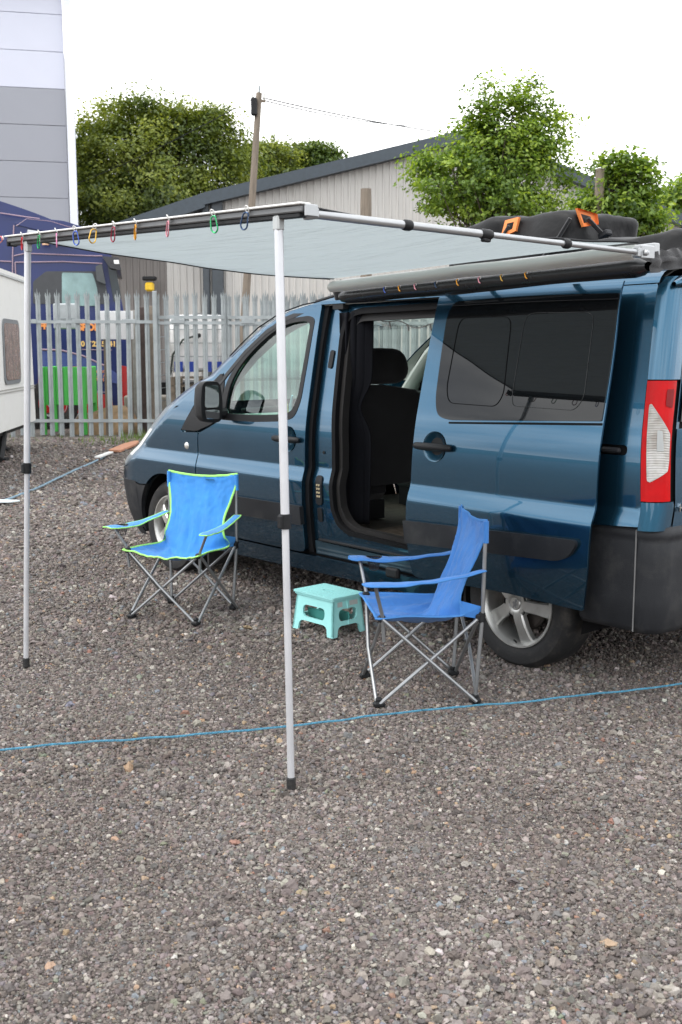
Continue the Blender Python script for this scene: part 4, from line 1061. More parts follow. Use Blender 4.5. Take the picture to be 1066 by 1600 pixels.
# ---- rear quarter (behind the open door) and its track slot
quarter = [(.44, .235), (.44, 1.83), (-.55, 1.845), (-.60, 1.80), (-.635, 1.38), (-.665, 1.0), (-.675, .78), (-.42, .755), (-.36, .62)] + arch(RHU, HUBZ, AR, 152, 180)[0:0] + arch(RHU, HUBZ, AR, 130, 0)[0:0]
quarter = [(.44, .235), (.44, 1.83), (-.55, 1.845), (-.597, 1.80), (-.632, 1.38), (-.66, 1.0), (-.672, .775), (-.40, .757), (-.385, .60)] + arch(RHU, HUBZ, AR, 135, 0)[1:] 
quarter = [(.44, .235), (.44, 1.83), (-.55, 1.845), (-.597, 1.80), (-.632, 1.38), (-.66, 1.0), (-.672, .775), (-.40, .757), (-.345, .50), (-.30, .49)] + list(reversed(arch(RHU, HUBZ, AR, 0, 148))) + [(.42, .26)]
slot = rpoly([(.40, 1.072), (-.585, 1.074), (-.585, 1.118), (.40, 1.108)], .02)
q = panel('rear_quarter', quarter, PT, van, holes=[slot], step=.05)
panel('track_slot', slot, M['black_seal'], q, dv=.02, thick=.03, step=None)
MB().box((-.50, -(V0(1.09) + .004), 1.093), (.10, .022, .024), bev=.008).build('track_roller', M['grey_plastic'], q)
# bumper corner
def rear_ring(z, vin, sh=0):  # path round the rear left corner for a given height
    return None
# ---- far side (closed): plain side with a long window
fwin = rpoly([(1.50, 1.18), (1.50, 1.72), (.40, 1.74), (.40, 1.20)], .06); fwin2 = rpoly([(.28, 1.20), (.28, 1.74), (-.50, 1.72), (-.52, 1.22)], .06)
farside = [(2.68, .225), (.44, .235)] + list(arch(RHU, HUBZ, AR, 0, 180)) + [(-.36, .30), (-.672, .30), (-.60, 1.80), (-.55, 1.845), (1.66, 1.83), (1.622, 1.19), (1.626, .73), (1.648, .33), (2.68, .325)]
fs = panel('far_side_panel', farside, PT, van, holes=[fwin, fwin2], far=True)
for h in (fwin, fwin2): panel('window', h, M['privacy'], fs, dv=.01, thick=.004, step=.1, far=True)

# ---- shell lofts: nose, bonnet, screen, roof
def loft(rows, cols, classify):
    """rows of (z, v0, ub, u0, L, q); both sides; classify(row, wfrac) -> group name"""
    nA = 10; nB = 16
    G = {}
    pts = []
    for (z, v0, ub, u0, l, qx) in rows:
        line = []
        ub_ = min(ub, u0)
        for k in range(nA): line.append((ub_ + (u0 - ub_) * k / nA, v0))
        for k in range(nB + 1):
            a = k / nB * math.pi / 2
            w_ = math.cos(a) ** (2 / qx); s = math.sin(a) ** (1.0)
            line.append((u0 + l * s, VC - (VC - v0) * w_))
        full = line + [(u, VW - v) for (u, v) in reversed(line[:-1])]
        pts.append([(u, v, z) for (u, v) in full])
    return pts, nA, nB
def loft_groups(pts, classify, mats, parent, doubled=()):
    nr, nc = len(pts), len(pts[0])
    P = [[Vector((u, -v, z)) for (u, v, z) in r] for r in pts]
    # normals from finite differences
    NN = [[None] * nc for _ in range(nr)]
    for i in range(nr):
        for j in range(nc):
            a = P[min(i + 1, nr - 1)][j] - P[max(i - 1, 0)][j]; c = P[i][min(j + 1, nc - 1)] - P[i][max(j - 1, 0)]
            n = a.cross(c)
            if n.length < 1e-9: n = Vector((0, 0, 1))
            NN[i][j] = n.normalized()
    # outward test at middle
    i0 = nr // 3; test = NN[i0][2]; sg = 1 if test.y > 0 else -1
    groups = {}
    for i in range(nr - 1):
        for j in range(nc - 1): groups.setdefault(classify(i, j, nr, nc), []).append((i, j))
    for g, cells in groups.items():
        if g is None: continue
        idx = {}; vs = []; ns = []; F = []
        def vid(i, j):
            if (i, j) not in idx: idx[(i, j)] = len(vs); vs.append(P[i][j]); ns.append(NN[i][j] * sg)
            return idx[(i, j)]
        for (i, j) in cells:
            f = [vid(i, j), vid(i, j + 1), vid(i + 1, j + 1), vid(i + 1, j)]
            a, b_, c = vs[f[0]], vs[f[1]], vs[f[2]]; g_ = (b_ - a).cross(c - a)
            if g_.dot(ns[f[0]] + ns[f[2]]) < 0: f.reverse()
            F.append(f)
        m = bpy.data.meshes.new(g); m.from_pydata(vs, [], F); m.materials.append(mats[g]); m.update(); smooth(m)
        m.normals_split_custom_set_from_vertices([tuple(n) for n in ns])
        obj(g, m, parent)
        if g in ('windscreen_pillar', 'roof'):
            m2 = bpy.data.meshes.new('lining'); m2.from_pydata([v - n * .022 for v, n in zip(vs, ns)], [], F); m2.materials.append(M['trim_grey'] if g != 'roof' else M['roof_lining']); smooth(m2); obj('lining', m2, parent)
M['roof_lining'] = mat('roof_lining', (.09, .088, .082), .95)
def lerp_rows(keys, n):
    out_ = []
    ts = np.linspace(0, len(keys) - 1, n)
    for t_ in ts:
        i = min(int(t_), len(keys) - 2); f = t_ - i
        out_.append(tuple(keys[i][k] * (1 - f) + keys[i + 1][k] * f for k in range(len(keys[0]))))
    return out_
# nose: z .2 -> 1.31
zs = list(np.linspace(.2, .60, 8)) + list(np.linspace(.61, 1.33, 30))
rows = [(z, V0(z), min(3.56, 3.56 if z < .72 else np.interp(z, [.72, .74, .84, .92, 1.0, 1.08, 1.15, 1.175, 1.31, 1.36], [3.57, 3.56, 3.46, 3.37, 3.27, 3.17, 3.06, 2.83, 2.66, 2.56])), U0(z), NL(z), QX) for z in zs]
pts, nA, nB = loft(rows, 0, None)
def cls(i, j, nr, nc):
    z = (rows[i][0] + rows[i + 1][0]) / 2; jj = min(j, nc - 2 - j)
    if z < .605: return 'front_bumper'
    if z > 1.16 and jj >= nA + 4: return 'windscreen'
    if .79 < z < .99 and nA + 2 <= jj <= nA + 11: return 'headlight'
    if .62 < z < .72 and jj > nA + 9: return 'grille'
    return 'bonnet'
loft_groups(pts, cls, dict(front_bumper=M['grey_plastic'], headlight=mat('headlight_lens', (.80, .80, .78), .12, .1, var=.06, coat=1), grille=M['black_plastic'], bonnet=PT, windscreen=M['glass_clear']), van)
# windscreen + pillars + roof: rows from cowl to roof crown
keys = [(1.31, V0(1.31), 2.66, U0(1.31), .34, 3.6), (1.36, V0(1.36), 2.56, U0(1.36), .34, 3.4), (1.44, V0(1.44), 2.49, U0(1.44), .33, 3.2), (1.52, V0(1.52), 2.40, U0(1.52), .30, 3.), (1.60, V0(1.60), 2.27, U0(1.6), .28, 3.), (1.67, V0(1.67), 2.13, U0(1.67), .26, 3.), (1.72, V0(1.72), 2.0, U0(1.72), .25, 3.), (1.76, V0(1.76), 1.90, U0(1.76), .24, 3.), (1.79, V0(1.79) + .002, 1.76, U0(1.79), .23, 3.), (1.812, .172, -.60, 1.66, .22, 3.)]
rk = [(1.835, .185, -.60, 1.53, .22, 2.8), (1.858, .21, -.60, 1.40, .24, 2.6), (1.885, .26, -.61, 1.22, .28, 2.5), (1.91, .34, -.62, 1.0, .32, 2.4), (1.93, .45, -.63, .8, .36, 2.3), (1.945, .60, -.64, .55, .36, 2.2), (1.952, .78, -.65, .3, .36, 2.), (1.954, .94, -.65, .1, .3, 2.)]
allk = lerp_rows(keys, 28) + lerp_rows(rk, 22)
pts, nA, nB = loft(allk, 0, None)
def cls2(i, j, nr, nc):
    z = (allk[i][0] + allk[i + 1][0]) / 2; jj = min(j, nc - 2 - j)
    if z < 1.80 and jj >= nA + 4: return 'windscreen'
    if z < 1.80: return 'windscreen_pillar'
    return 'roof'
loft_groups(pts, cls2, dict(windscreen=M['glass_clear'], windscreen_pillar=PT, roof=PT), van)
# black drip channel strips on the roof edge
b = MB(); b.tube([Vector((u, -(V0(z) + .0), z)) for u, z in ((2.50, 1.49), (2.40, 1.565), (2.25, 1.665), (2.05, 1.752), (1.85, 1.795), (1.66, 1.815), (1.3, 1.828), (.8, 1.833), (0, 1.838), (-.55, 1.842))], .004, 6); b.build('drip_channel', M['black_seal'], van, sm=True)
b = MB(); b.tube([Vector((u, -v, z)) for u, v, z in ((1.74, .19, 1.81), (1.60, .20, 1.835), (1.40, .21, 1.865), (.6, .24, 1.888), (-.5, .24, 1.89))], .013, 8, sx=1.3); b.build('roof_strip', M['black_plastic'], van, sm=True)

# ---- tail: corner sweep from side to rear door, by height
RC = .085
def tail(name, za, zb, f0, f1, mt, parent, out=0., nz=14, nf=12, thick=.0, shape=None, bow=0.):
    """f 0..1 runs from the side seam round the corner onto the rear face; >1 goes on across the back"""
    vs = []; ns = []; F = []
    for i in range(nz + 1):
        z = za + (zb - za) * i / nz
        us = interp(z, [.28, .75, 1.0, 1.38, 1.80, 1.9], [-.66, -.668, -.657, -.629, -.594, -.57]); v0 = V0(z)
        if z > 1.8: v0 = V0(1.8) + (z - 1.8) * 1.2
        for j in range(nf + 1):
            f = f0 + (f1 - f0) * j / nf
            if f <= 1:
                a = f * math.pi / 2; u = us - RC * math.sin(a); v = v0 + RC * (1 - math.cos(a)); n = Vector((-math.sin(a), -math.cos(a), .08))
            else:
                u = us - RC - bow * (1 - ((VC - v0 - RC - (f - 1)) / (VC - v0 - RC)) ** 2) * 1.0; v = v0 + RC + (f - 1); n = Vector((-1, 0, .08))
            n.normalize(); vs.append((u + n.x * out, v + n.y * out, z)); ns.append(n)
    for i in range(nz):
        for j in range(nf): a = i * (nf + 1) + j; F.append((a, a + 1, a + nf + 2, a + nf + 1))
    return skin(name, vs, F, ns, mt, parent)
tail('corner_panel', 1.400, 1.84, .04, 1.04, PT, van)
tail('corner_panel', .76, .88, .04, 1.04, PT, van)
tail('corner_backing', .76, 1.84, -.03, 1.5, M['black_seal'], van, out=-.012)
lamp = tail('tail_light', .885, 1.395, .06, 1.01, M['red_lens'], van, out=.004, nz=30, nf=16)
# clear lens area as its own raised piece, a slanted shape in (f, z)
def lens(name, pts, mt, parent, out):
    ol = dens(rpoly(pts, .02, 3), .02); p2, tris, loops = fill2d(ol, (), .03); vs = []; ns = []
    for (f, z) in p2:
        us = interp(z, [.28, .75, 1.0, 1.38, 1.80], [-.66, -.668, -.657, -.629, -.594]); v0 = V0(z)
        if f <= 1: a = f * math.pi / 2; u = us - RC * math.sin(a); v = v0 + RC * (1 - math.cos(a)); n = Vector((-math.sin(a), -math.cos(a), .0))
        else: u = us - RC; v = v0 + RC + (f - 1); n = Vector((-1, 0, 0))
        vs.append((u + n.x * out, v + n.y * out, z)); ns.append(n)
    return skin(name, vs, tris, ns, mt, parent)
def ribbed_lens():
    m, t, b = new_mat('ribbed_lens'); N = t.nodes; Lk = t.links.new
    tcn = N.new('ShaderNodeTexCoord'); wv = N.new('ShaderNodeTexWave'); wv.bands_direction = 'Z'; wv.inputs['Scale'].default_value = 45; Lk(tcn.outputs['Object'], wv.inputs[0])
    n = N.new('ShaderNodeTexNoise'); n.inputs['Scale'].default_value = 14; Lk(tcn.outputs['Object'], n.inputs[0]); r = N.new('ShaderNodeValToRGB')
    r.color_ramp.elements[0].position = .35; r.color_ramp.elements[0].color = (.50, .46, .41, 1); r.color_ramp.elements[1].position = .6; r.color_ramp.elements[1].color = (.82, .81, .78, 1)
    Lk(n.outputs['Fac'], r.inputs[0]); Lk(r.outputs[0], b.inputs['Base Color']); bp = N.new('ShaderNodeBump'); bp.inputs['Distance'].default_value = .004; Lk(wv.outputs[0], bp.inputs['Height']); Lk(bp.outputs[0], b.inputs['Normal'])
    b.inputs['Roughness'].default_value = .18; b.inputs['Metallic'].default_value = .25; b.inputs['Coat Weight'].default_value = 1; return m
lens('clear_lens', [(.20, 1.295), (.27, 1.298), (.95, 1.17), (.96, 1.06), (.90, 1.015), (.34, .968), (.25, .975)], ribbed_lens(), lamp, .008)
lens('bulb_housing', [(.50, 1.19), (.66, 1.185), (.74, 1.10), (.52, 1.10)], M['alu_matte'], lamp, .0095)
lens('dark_segment', [(.68, 1.36), (.94, 1.36), (.94, 1.28), (.68, 1.29)], mat('dark_red', (.22, .004, .008), .15, coat=1), lamp, .0075)
# rear door skin, window, spoiler
tail('rear_door', .46, 1.19, 1.05, 2.3, PT, van, nf=14, bow=.02)
tail('rear_door_frame', 1.19, 1.76, 1.045, 1.065, PT, van, nf=3)
tail('rear_window', 1.22, 1.74, 1.062, 2.30, M['privacy'], van, out=.006, nf=14, bow=.02)
tail('rear_door', 1.76, 1.86, 1.05, 2.3, PT, van, nf=14, bow=.02)
# spoiler lip over the rear window
b = MB()
def spf(s, t_):
    v = .16 + s * (VW - .32); a = t_ * 2 * math.pi; e = min(1, min(s, 1 - s) / .08) ** .5
    return Vector((-.68 - .06 * e + math.cos(a) * (.012 + .075 * e), -v, 1.80 + .035 * e + math.sin(a) * (.012 + .02 * e)))
b.grid(spf, 40, 16); b.build('rear_spoiler', PT, van, sm=True)
text = text_mesh('HDi', .05, M['chrome'], van, 'badge'); text.rotation_euler = (math.pi / 2, 0, -math.pi / 2); text.location = (-.762, -.145, .835)
# rear bumper: wraps the corner
def bumper(name, za, zb, mt, parent, outf, fl=(-.42, 1.9)):
    vs = []; ns = []; F = []; prof = outf; 
    path = []
    for k in range(8): path.append((-.36 + (-.66 + .36) * k / 7, .012, Vector((0, -1, 0))))
    for k in range(1, 11):
        a = k / 10 * math.pi / 2; path.append((-.66 - .095 * math.sin(a), .012 + .095 * (1 - math.cos(a)), Vector((-math.sin(a), -math.cos(a), 0))))
    for k in range(1, 15): path.append((-.755 - .03 * math.sin(k / 14 * math.pi), .107 + (VW - .214) * k / 14, Vector((-1, 0, 0))))
    for k in range(1, 11):
        a = k / 10 * math.pi / 2; path.append((-.755 + .095 * (1 - math.cos(a)), VW - .107 + .095 * math.sin(a), Vector((-math.cos(a), math.sin(a), 0))))
    for k in range(1, 8): path.append((-.66 + .3 * k / 7, VW - .012, Vector((0, 1, 0))))
    m = len(path)
    for (z, o, nz_) in prof:
        for (u, v, n) in path:
            vs.append((u + n.x * o, v + n.y * o, z)); ns.append((n + Vector((0, 0, nz_))).normalized())
    for i in range(len(prof) - 1):
        for j in range(m - 1): a = i * m + j; F.append((a, a + 1, a + m + 1, a + m))
    return skin(name, vs, F, ns, mt, parent)
bp_ = bumper('rear_bumper', .29, .77, M['grey_plastic'], van, [(.775, -.05, 4), (.778, -.015, 2.5), (.770, .006, 1.), (.750, .014, .3), (.725, .012, -.3), (.70, .004, .2), (.62, .008, 0), (.45, .010, 0), (.33, .004, -.3), (.30, -.02, -1.5), (.298, -.08, -4)])
b = MB(); b.tube([Vector((-.652, -(.012 - .012), z)) for z in (.76, .6, .45, .31)], .0035, 6); b.build('mould_line', mat('mould_line', (.16, .16, .16), .5), bp_)
MB().box((-.70, -.30, .36), (.10, .35, .05), bev=.01).build('bumper_step', M['grey_plastic'], bp_)
MB().box((-.775, -.42, .44), (.012, .12, .05), bev=.004).build('reflector', M['red_lens'], bp_)

# ---- open sliding door, standing proud of the rear quarter
DV = -.10
swin = rpoly([(.492, 1.765), (.525, 1.70), (.515, 1.45), (.506, 1.29), (.478, 1.205), (.40, 1.185), (-.508, 1.222), (-.506, 1.50), (-.484, 1.768), (0, 1.778)], [.05, .05, .1, .1, .05, .05, .01, .1, .01, .3], 4)
sdoor = rpoly([(.612, 1.802), (.020, 1.818), (-.482, 1.822), (-.510, 1.50), (-.5165, 1.222), (-.508, .838), (-.480, .54), (-.446, .376), (.063, .385), (.633, .362), (.650, .46), (.655, .66), (.633, .90), (.622, 1.13), (.618, 1.48)], [.02, .1, .004, .1, .1, .1, .1, .01, .1, .04, .05, .1, .1, .1, .1], 3)
sd_ = panel('sliding_door', sdoor, PT, van, holes=[circ(.474, 1.05), rpoly([(.49, 1.755), (.515, 1.45), (.478, 1.21), (.40, 1.19), (-.495, 1.227), (-.49, 1.5), (-.47, 1.76)], .02)], dv=DV, thick=.012, step=.04)
panel('inner_skin', [(.59, 1.79), (.60, 1.19), (.615, .9), (.63, .66), (.61, .40), (-.42, .40), (-.46, .6), (-.49, .84), (-.495, 1.19), (-.485, 1.5), (-.46, 1.80)], M['trim_dark'], sd_, dv=DV + .018, thick=.01, step=.09)
wn = panel('door_window', swin, M['privacy'], sd_, dv=DV - .004, thick=.02, step=.05)
def frame_line(name, pts, r=.0022, dv=DV - .006, mt=M['black_seal'], parent=wn):
    P = dens(rpoly(pts, .055, 5), .03); b = MB(); b.tube([Vector((u, -(V(u, z) + dv), z)) for u, z in P], r, 5, closed=True); return b.build(name, mt, parent, sm=True)
frame_line('sliding_pane_frame', [(.432, 1.685), (.097, 1.682), (.066, 1.32), (.10, 1.262), (.41, 1.268), (.44, 1.34)], r=.0016)
frame_line('fixed_pane_frame', [(.015, 1.695), (-.375, 1.69), (-.397, 1.32), (-.36, 1.262), (.0, 1.268), (.012, 1.32)], r=.0009, mt=mat('pane_line', (.02, .022, .023), .3))
# header strip line across the glass top
P = [(u, 1.742 + .004 * math.sin((u + .5) * 3)) for u in np.linspace(.50, -.485, 20)]
MB().tube([Vector((u, -(V(u, z) + DV - .005), z)) for u, z in P], .003, 5).build('glass_header', M['black_seal'], wn, sm=True)
panel('lower_seal', rpoly([(.39, 1.177), (-.512, 1.214), (-.512, 1.204), (.39, 1.168)], .002), M['black_seal'], sd_, dv=DV - .003, thick=.006, step=None)
panel('rubbing_strip', rpoly([(.652, .663), (.30, .674), (-.10, .690), (-.432, .700), (-.438, .675), (-.40, .62), (-.335, .592), (.645, .545)], [.004, .1, .1, .02, .03, .05, .03, .004], 4), M['grey_plastic'], sd_, dv=DV - .024, thick=.035, step=.05)
handle(.474, 1.050, DV, sd_, .25)
# rear-edge return of the door so its thickness reads
# ---- wheels
def wheel(u, far=False, steer=0):
    t = obj('wheel', None, van); t.empty_display_size = .1
    sgn = -1 if far else 1
    t.location = (u, (-(VW - .035) if far else -.035), HUBZ); t.rotation_euler = (R(-90) * 1, R(0), 0) if not far else (R(90), 0, 0)
    # local +z of the wheel points outwards
    tyre = MB().lathe([(.205, -.03), (.212, -.006), (.222, .002), (.26, .012), (.295, .008), (.308, -.006), (.319, -.02), (.321, -.10), (.319, -.19), (.30, -.205), (.26, -.212), (.212, -.20), (.205, -.17)], 64)
    for k in range(72):     # shoulder tread blocks
        a = 2 * math.pi * k / 72; Mx = Matrix.Translation((0, 0, 0)) @ Matrix.Rotation(a, 4, 'Z')
        tyre.add([Mx @ Vector(p) for p in [(.311, -.008, -.016), (.311, .008, -.016), (.3175, .008, -.05), (.3175, -.008, -.05), (.306, -.008, -.02), (.306, .008, -.02)]], [(0, 1, 2, 3), (0, 4, 5, 1)])
    tyre.build('tyre', M['rubber'], t, sm=True)
    MB().lathe([(.206, -.02), (.219, .002), (.217, .008), (.209, .008), (.200, -.004), (.193, -.016), (.190, -.06), (.185, -.14), (.20, -.17)], 64).build('rim', M['alloy'], t, sm=30)
    # five broad flat spokes
    for k in range(5):
        a = R(105 + 72 * k); b = MB(); Mz = Matrix.Rotation(a, 4, 'Z')
        secs = [(.040, .030, .010), (.070, .031, .012), (.12, .031, .004), (.165, .036, -.008), (.196, .043, -.020)]
        vs = []; 
        for (r_, hw, zt) in secs:
            vs += [(r_, -hw, zt - .008), (r_, -hw * .78, zt), (r_, hw * .78, zt), (r_, hw, zt - .008), (r_, hw, zt - .035), (r_, -hw, zt - .035)]
        fs = []
        for i in range(len(secs) - 1):
            for j in range(6): l = (j + 1) % 6; fs.append((i * 6 + j, i * 6 + l, (i + 1) * 6 + l, (i + 1) * 6 + j))
        fs.append((0, 1, 2, 3, 4, 5)); fs.append(tuple((len(secs) - 1) * 6 + j for j in (5, 4, 3, 2, 1, 0)))
        b.add([Mz @ Vector(p) for p in vs], fs); b.build('spoke', M['alloy'], t, sm=25)
    h = MB().lathe([(0, .012), (.028, .012), (.032, .008), (.040, .012), (.060, .010), (.068, .0), (.07, -.03)], 32).build('hub', M['alloy'], t, sm=True)
    for k in range(5):
        a = R(141 + 72 * k); Mz = Matrix.Rotation(a, 4, 'Z') @ Matrix.Translation((.056, 0, 0))
        MB().lathe([(.015, .0125), (.014, .004), (.0, .004)], 12, Mz).build('wheel_nut', M['black_plastic'], t, sm=True)
    MB().lathe([(0, -.05), (.13, -.05), (.14, -.06), (.14, -.08)], 40).build('brake_disc', mat('brake', (.06, .05, .045), .5, .6) if 'brake' not in bpy.data.materials else bpy.data.materials['brake'], t, sm=True)
    MB().tube([(0, .2, -.01), (.0, .18, .012)], .004, 6).build('valve', M['black_plastic'], t)
    em = rpoly([(-.012, -.022), (-.006, -.004), (-.014, .004), (-.008, .012), (0, .008), (.002, .022), (.012, .024), (.014, .014), (.008, .008), (.014, -.002), (.008, -.010), (.012, -.022), (.004, -.018), (-.002, -.010), (-.004, -.022)], .002, 2)
    if not far: MB().prism(em, .003, Matrix.Translation((0, 0, .0135)) @ Matrix.Rotation(R(180), 4, 'Z')).build('badge', M['steel_tube'], t)
    t.name = 'wheel'
    return t
wheel(RHU); wheel(FHU); wheel(RHU, True); wheel(FHU, True)
# wheel houses and underbody (dark)
ub = M['black_seal']
b = MB()
for u in (RHU, FHU):
    for vv in (.05, VW - .35):
        def wf(i, j, u=u, vv=vv):
            a = math.pi * (i * 1.14 - .07); return Vector((u + .385 * math.cos(a), -(vv + j * .3), HUBZ + .385 * math.sin(a)))
        b.grid(wf, 22, 3)
b.build('wheel_arch_liner', ub, van, sm=True)
b = MB(); b.box((1.6, -VC, .33), (2.3, VW - .16, .16)); b.box((3.52, -VC, .36), (.35, VW - .5, .2)); b.box((-.48, -VC, .38), (.35, VW - .3, .12)); b.box((1.6, -VC, .30), (4.2, 1.1, .14))
b.build('underbody', ub, van)
b = MB(); b.tube([(2.5, -1.3, .22), (.9, -1.3, .22), (.4, -1.2, .25)], .04, 8); b.box((1.0, -1.3, .22), (.6, .24, .12), bev=.03); b.build('exhaust', M['steel_tube'], van)
for u in (2.72,): MB().box((u, -.14, .25), (.02, .2, .3)).build('mud_flap', M['rubber'], van)
MB().box((.40, -.16, .27), (.015, .2, .24)).build('mud_flap', M['rubber'], van)

# ---- door mirror
def door_mirror(far=False):
    k = -1 if far else 1; y0 = -VW if far else 0
    Y = lambda v: (y0 + k * v)      # v here = outward from the body side
    t = obj('door_mirror', None, van); t.empty_display_size = .1
    prof = rpoly([(.05, 1.075), (.195, 1.085), (.205, 1.20), (.19, 1.335), (.06, 1.335), (.04, 1.2)], .045, 5)
    vs = []; n = len(prof); secs = [(2.402, 1.0), (2.41, 1.02), (2.46, 1.0), (2.50, .86), (2.522, .6), (2.528, .2)]
    c = (.12, 1.205)
    for (u, s) in secs: vs += [(u, Y(c[0] + (p[0] - c[0]) * s), c[1] + (p[1] - c[1]) * s) for p in prof]
    fs = []
    for i in range(len(secs) - 1):
        for j in range(n): l = (j + 1) % n; fs.append((i * n + j, i * n + l, (i + 1) * n + l, (i + 1) * n + j))
    fs.append(tuple(range(n))); fs.append(tuple(len(vs) - n + j for j in range(n)))
    MB().add(vs, fs).build('mirror_shell', M['black_plastic'], t, sm=35)
    g = rpoly([(.07, 1.172), (.178, 1.172), (.172, 1.312), (.075, 1.312)], .02, 3)
    MB().add([(2.398, Y(a), z) for a, z in g], [tuple(range(len(g)))]).build('mirror_glass', M['mirror_glass'], t)
    g = rpoly([(.07, 1.098), (.17, 1.103), (.178, 1.158), (.07, 1.158)], .015, 3)
    MB().add([(2.397, Y(a), z) for a, z in g], [tuple(range(len(g)))]).build('wide_angle_glass', M['mirror_glass'], t)
    MB().box((2.47, Y(.02), 1.13), (.07, .12, .07), bev=.02).build('mirror_arm', M['black_plastic'], t)
door_mirror(); door_mirror(True)

# ---- cabin
cab = van
b = MB(); b.box((.95, -VC, .455), (3.2, VW - .12, .03)); b.build('cabin_floor', M['carpet'], van)
b = MB(); b.box((.95, -.13, .474), (.98, .14, .006)); b.build('entry_mat', M['carpet'], van)
for k in range(20): pass
# mat ribs
b = MB()
for k in range(26): b.box((1.38 - k * .036, -.33, .473), (.014, .5, .008))
b.build('ribbed_mat', mat('rib_mat', (.075, .06, .045), .8, var=.4, scale=9), van)
MB().box((.45, -VC, 1.80), (2.3, VW - .42, .015)).build('headlining', mat('headlining', (.09, .088, .082), .95), van)
MB().box((1.53, -.42, 1.775), (.09, .5, .03)).build('header_trim', M['trim_dark'], van)
# bulkhead line of far wall trim below the windows
MB().box((.5, -(VW - .085), .82), (2.2, .03, .75)).build('side_trim', M['trim_dark'], van)
MB().box((.5, -(VW - .22), 1.76), (2.2, .06, .05)).build('cant_trim', M['trim_dark'], van)
for u in (1.57,): MB().box((u, -(VW - .14), 1.2), (.12, .06, 1.2)).build('pillar_trim', M['trim_dark'], van)
# screen pillar linings, pale
def pillar_lining(far, mt):
    pts = []
    for (u, z) in ((1.78, 1.755), (1.98, 1.70), (2.16, 1.62), (2.34, 1.50), (2.50, 1.36), (2.62, 1.24), (2.72, 1.12)):
        v = V(u, z) + .055; pts.append(Vector((u, -(VW - v) if far else -v, z)))
    MB().tube(pts, [.045, .05, .05, .05, .05, .055, .06], 10, sx=1.2).build('pillar_lining', mt, van, sm=True)
pillar_lining(True, M['trim_grey']); pillar_lining(False, M['black_plastic'])
# dashboard
b = MB()
def dashf(s, t_):
    v = .10 + s * (VW - .2); prof = [(2.28, .72), (2.24, .92), (2.30, 1.02), (2.42, 1.075), (2.60, 1.09), (2.85, 1.09), (3.05, 1.08)]
    i = t_ * (len(prof) - 1); k = min(int(i), len(prof) - 2); f = i - k
    u = prof[k][0] * (1 - f) + prof[k + 1][0] * f; z = prof[k][1] * (1 - f) + prof[k + 1][1] * f
    if v > 1.15 and t_ > .3: z += .03 * math.exp(-((v - 1.42) / .22) ** 2)
    return Vector((u, -v, z))
b.grid(dashf, 40, 19); db = b.build('dashboard', M['dash'], van, sm=True)
for v in (.22, .85, 1.05): MB().box((2.262, -v, .965), (.05, .16, .075), bev=.012).build('air_vent', M['black_plastic'], db)
# steering wheel (right hand drive: far side)
Ms = Matrix.Translation((2.06, -1.42, 1.07)) @ Matrix.Rotation(R(-62), 4, 'Y')
sw = MB(); sw.tube([Ms @ Vector((.185 * math.cos(a), .185 * math.sin(a), 0)) for a in np.linspace(0, 2 * math.pi, 40, endpoint=False)], .016, 8, closed=True)
for a in (0, 2.2, 4.08): sw.tube([Ms @ Vector((0, 0, -.02)), Ms @ Vector((.18 * math.cos(a), .18 * math.sin(a), 0))], .014, 6)
sw.lathe([(0, .01), (.06, .0), (.065, -.04)], 16, Ms); sw.build('steering_wheel', M['black_plastic'], van, sm=True)
# instrument hood, small ornaments and wiper seen through the door glass
MB().tube([(2.47, -.55, 1.09), (2.45, -.54, 1.17), (2.42, -.53, 1.23)], [.012, .01, .006], 8).build('dash_ornament', mat('pale_blue', (.35, .55, .72), .4), van, sm=True)
MB().tube([(2.47, -.53, 1.09), (2.48, -.52, 1.20), (2.49, -.50, 1.26)], [.010, .008, .005], 8).build('dash_ornament', mat('yellow_orn', (.75, .62, .15), .5), van, sm=True)
MB().tube([(2.75, -.35, 1.13), (2.70, -.9, 1.15)], .008, 6).build('wiper', M['black_plastic'], van)
MB().tube([(2.38, -.60, 1.095), (2.36, -.66, 1.10)], .03, 8).build('phone_cradle', M['black_plastic'], van)
# seats
def seat(v, u, sw=1.0, rear=False):
    t = obj('front_seat' if not rear else 'rear_seat', None, van); t.location = (u + .07, -v, .50); t.empty_display_size = .1
    fm = M['fabric_black']
    def back(s, t_):
        a = s * 2 * math.pi; z = t_; w_ = .285 * sw * (1 - .10 * z ** 2) if z < .9 else .285 * sw * .9 * math.sqrt(max(0.02, 1 - ((z - .9) / .1) ** 2)); th = .075 * (1 - .3 * z)
        cx, cy = math.cos(a), math.sin(a); q = abs(cx) ** .5 * (1 if cx > 0 else -1); r_ = abs(cy) ** .5 * (1 if cy > 0 else -1)
        return Vector((q * th - .13 * z, r_ * w_, .20 + z * .62))
    MB().grid(back, 32, 20, closeu=True).build('backrest', fm, t, sm=True)
    MB().box((.22, 0, .18), (.50, .46, .17), bev=.05).build('cushion', fm, t, sm=True)
    MB().box((.2, 0, .04), (.4, .4, .12)).build('seat_base', M['black_plastic'], t)
    def hr(s, t_):
        a = s * 2 * math.pi; ph = (t_ - .5) * math.pi; c_ = math.cos(ph) ** .45
        cx, cy = math.cos(a), math.sin(a); q = abs(cx) ** .6 * (1 if cx > 0 else -1); r_ = abs(cy) ** .6 * (1 if cy > 0 else -1)
        zz = .5 + .5 * (abs(math.sin(ph)) ** .8) * (1 if ph > 0 else -1)
        return Vector((-.155 + q * .07 * c_, r_ * .178 * (.4 + .6 * sw) * c_ * (1 - .22 * max(0, zz - .4)), .825 + zz * .215))
    MB().grid(hr, 28, 14, closeu=True).build('headrest', fm, t, sm=True)
    return t
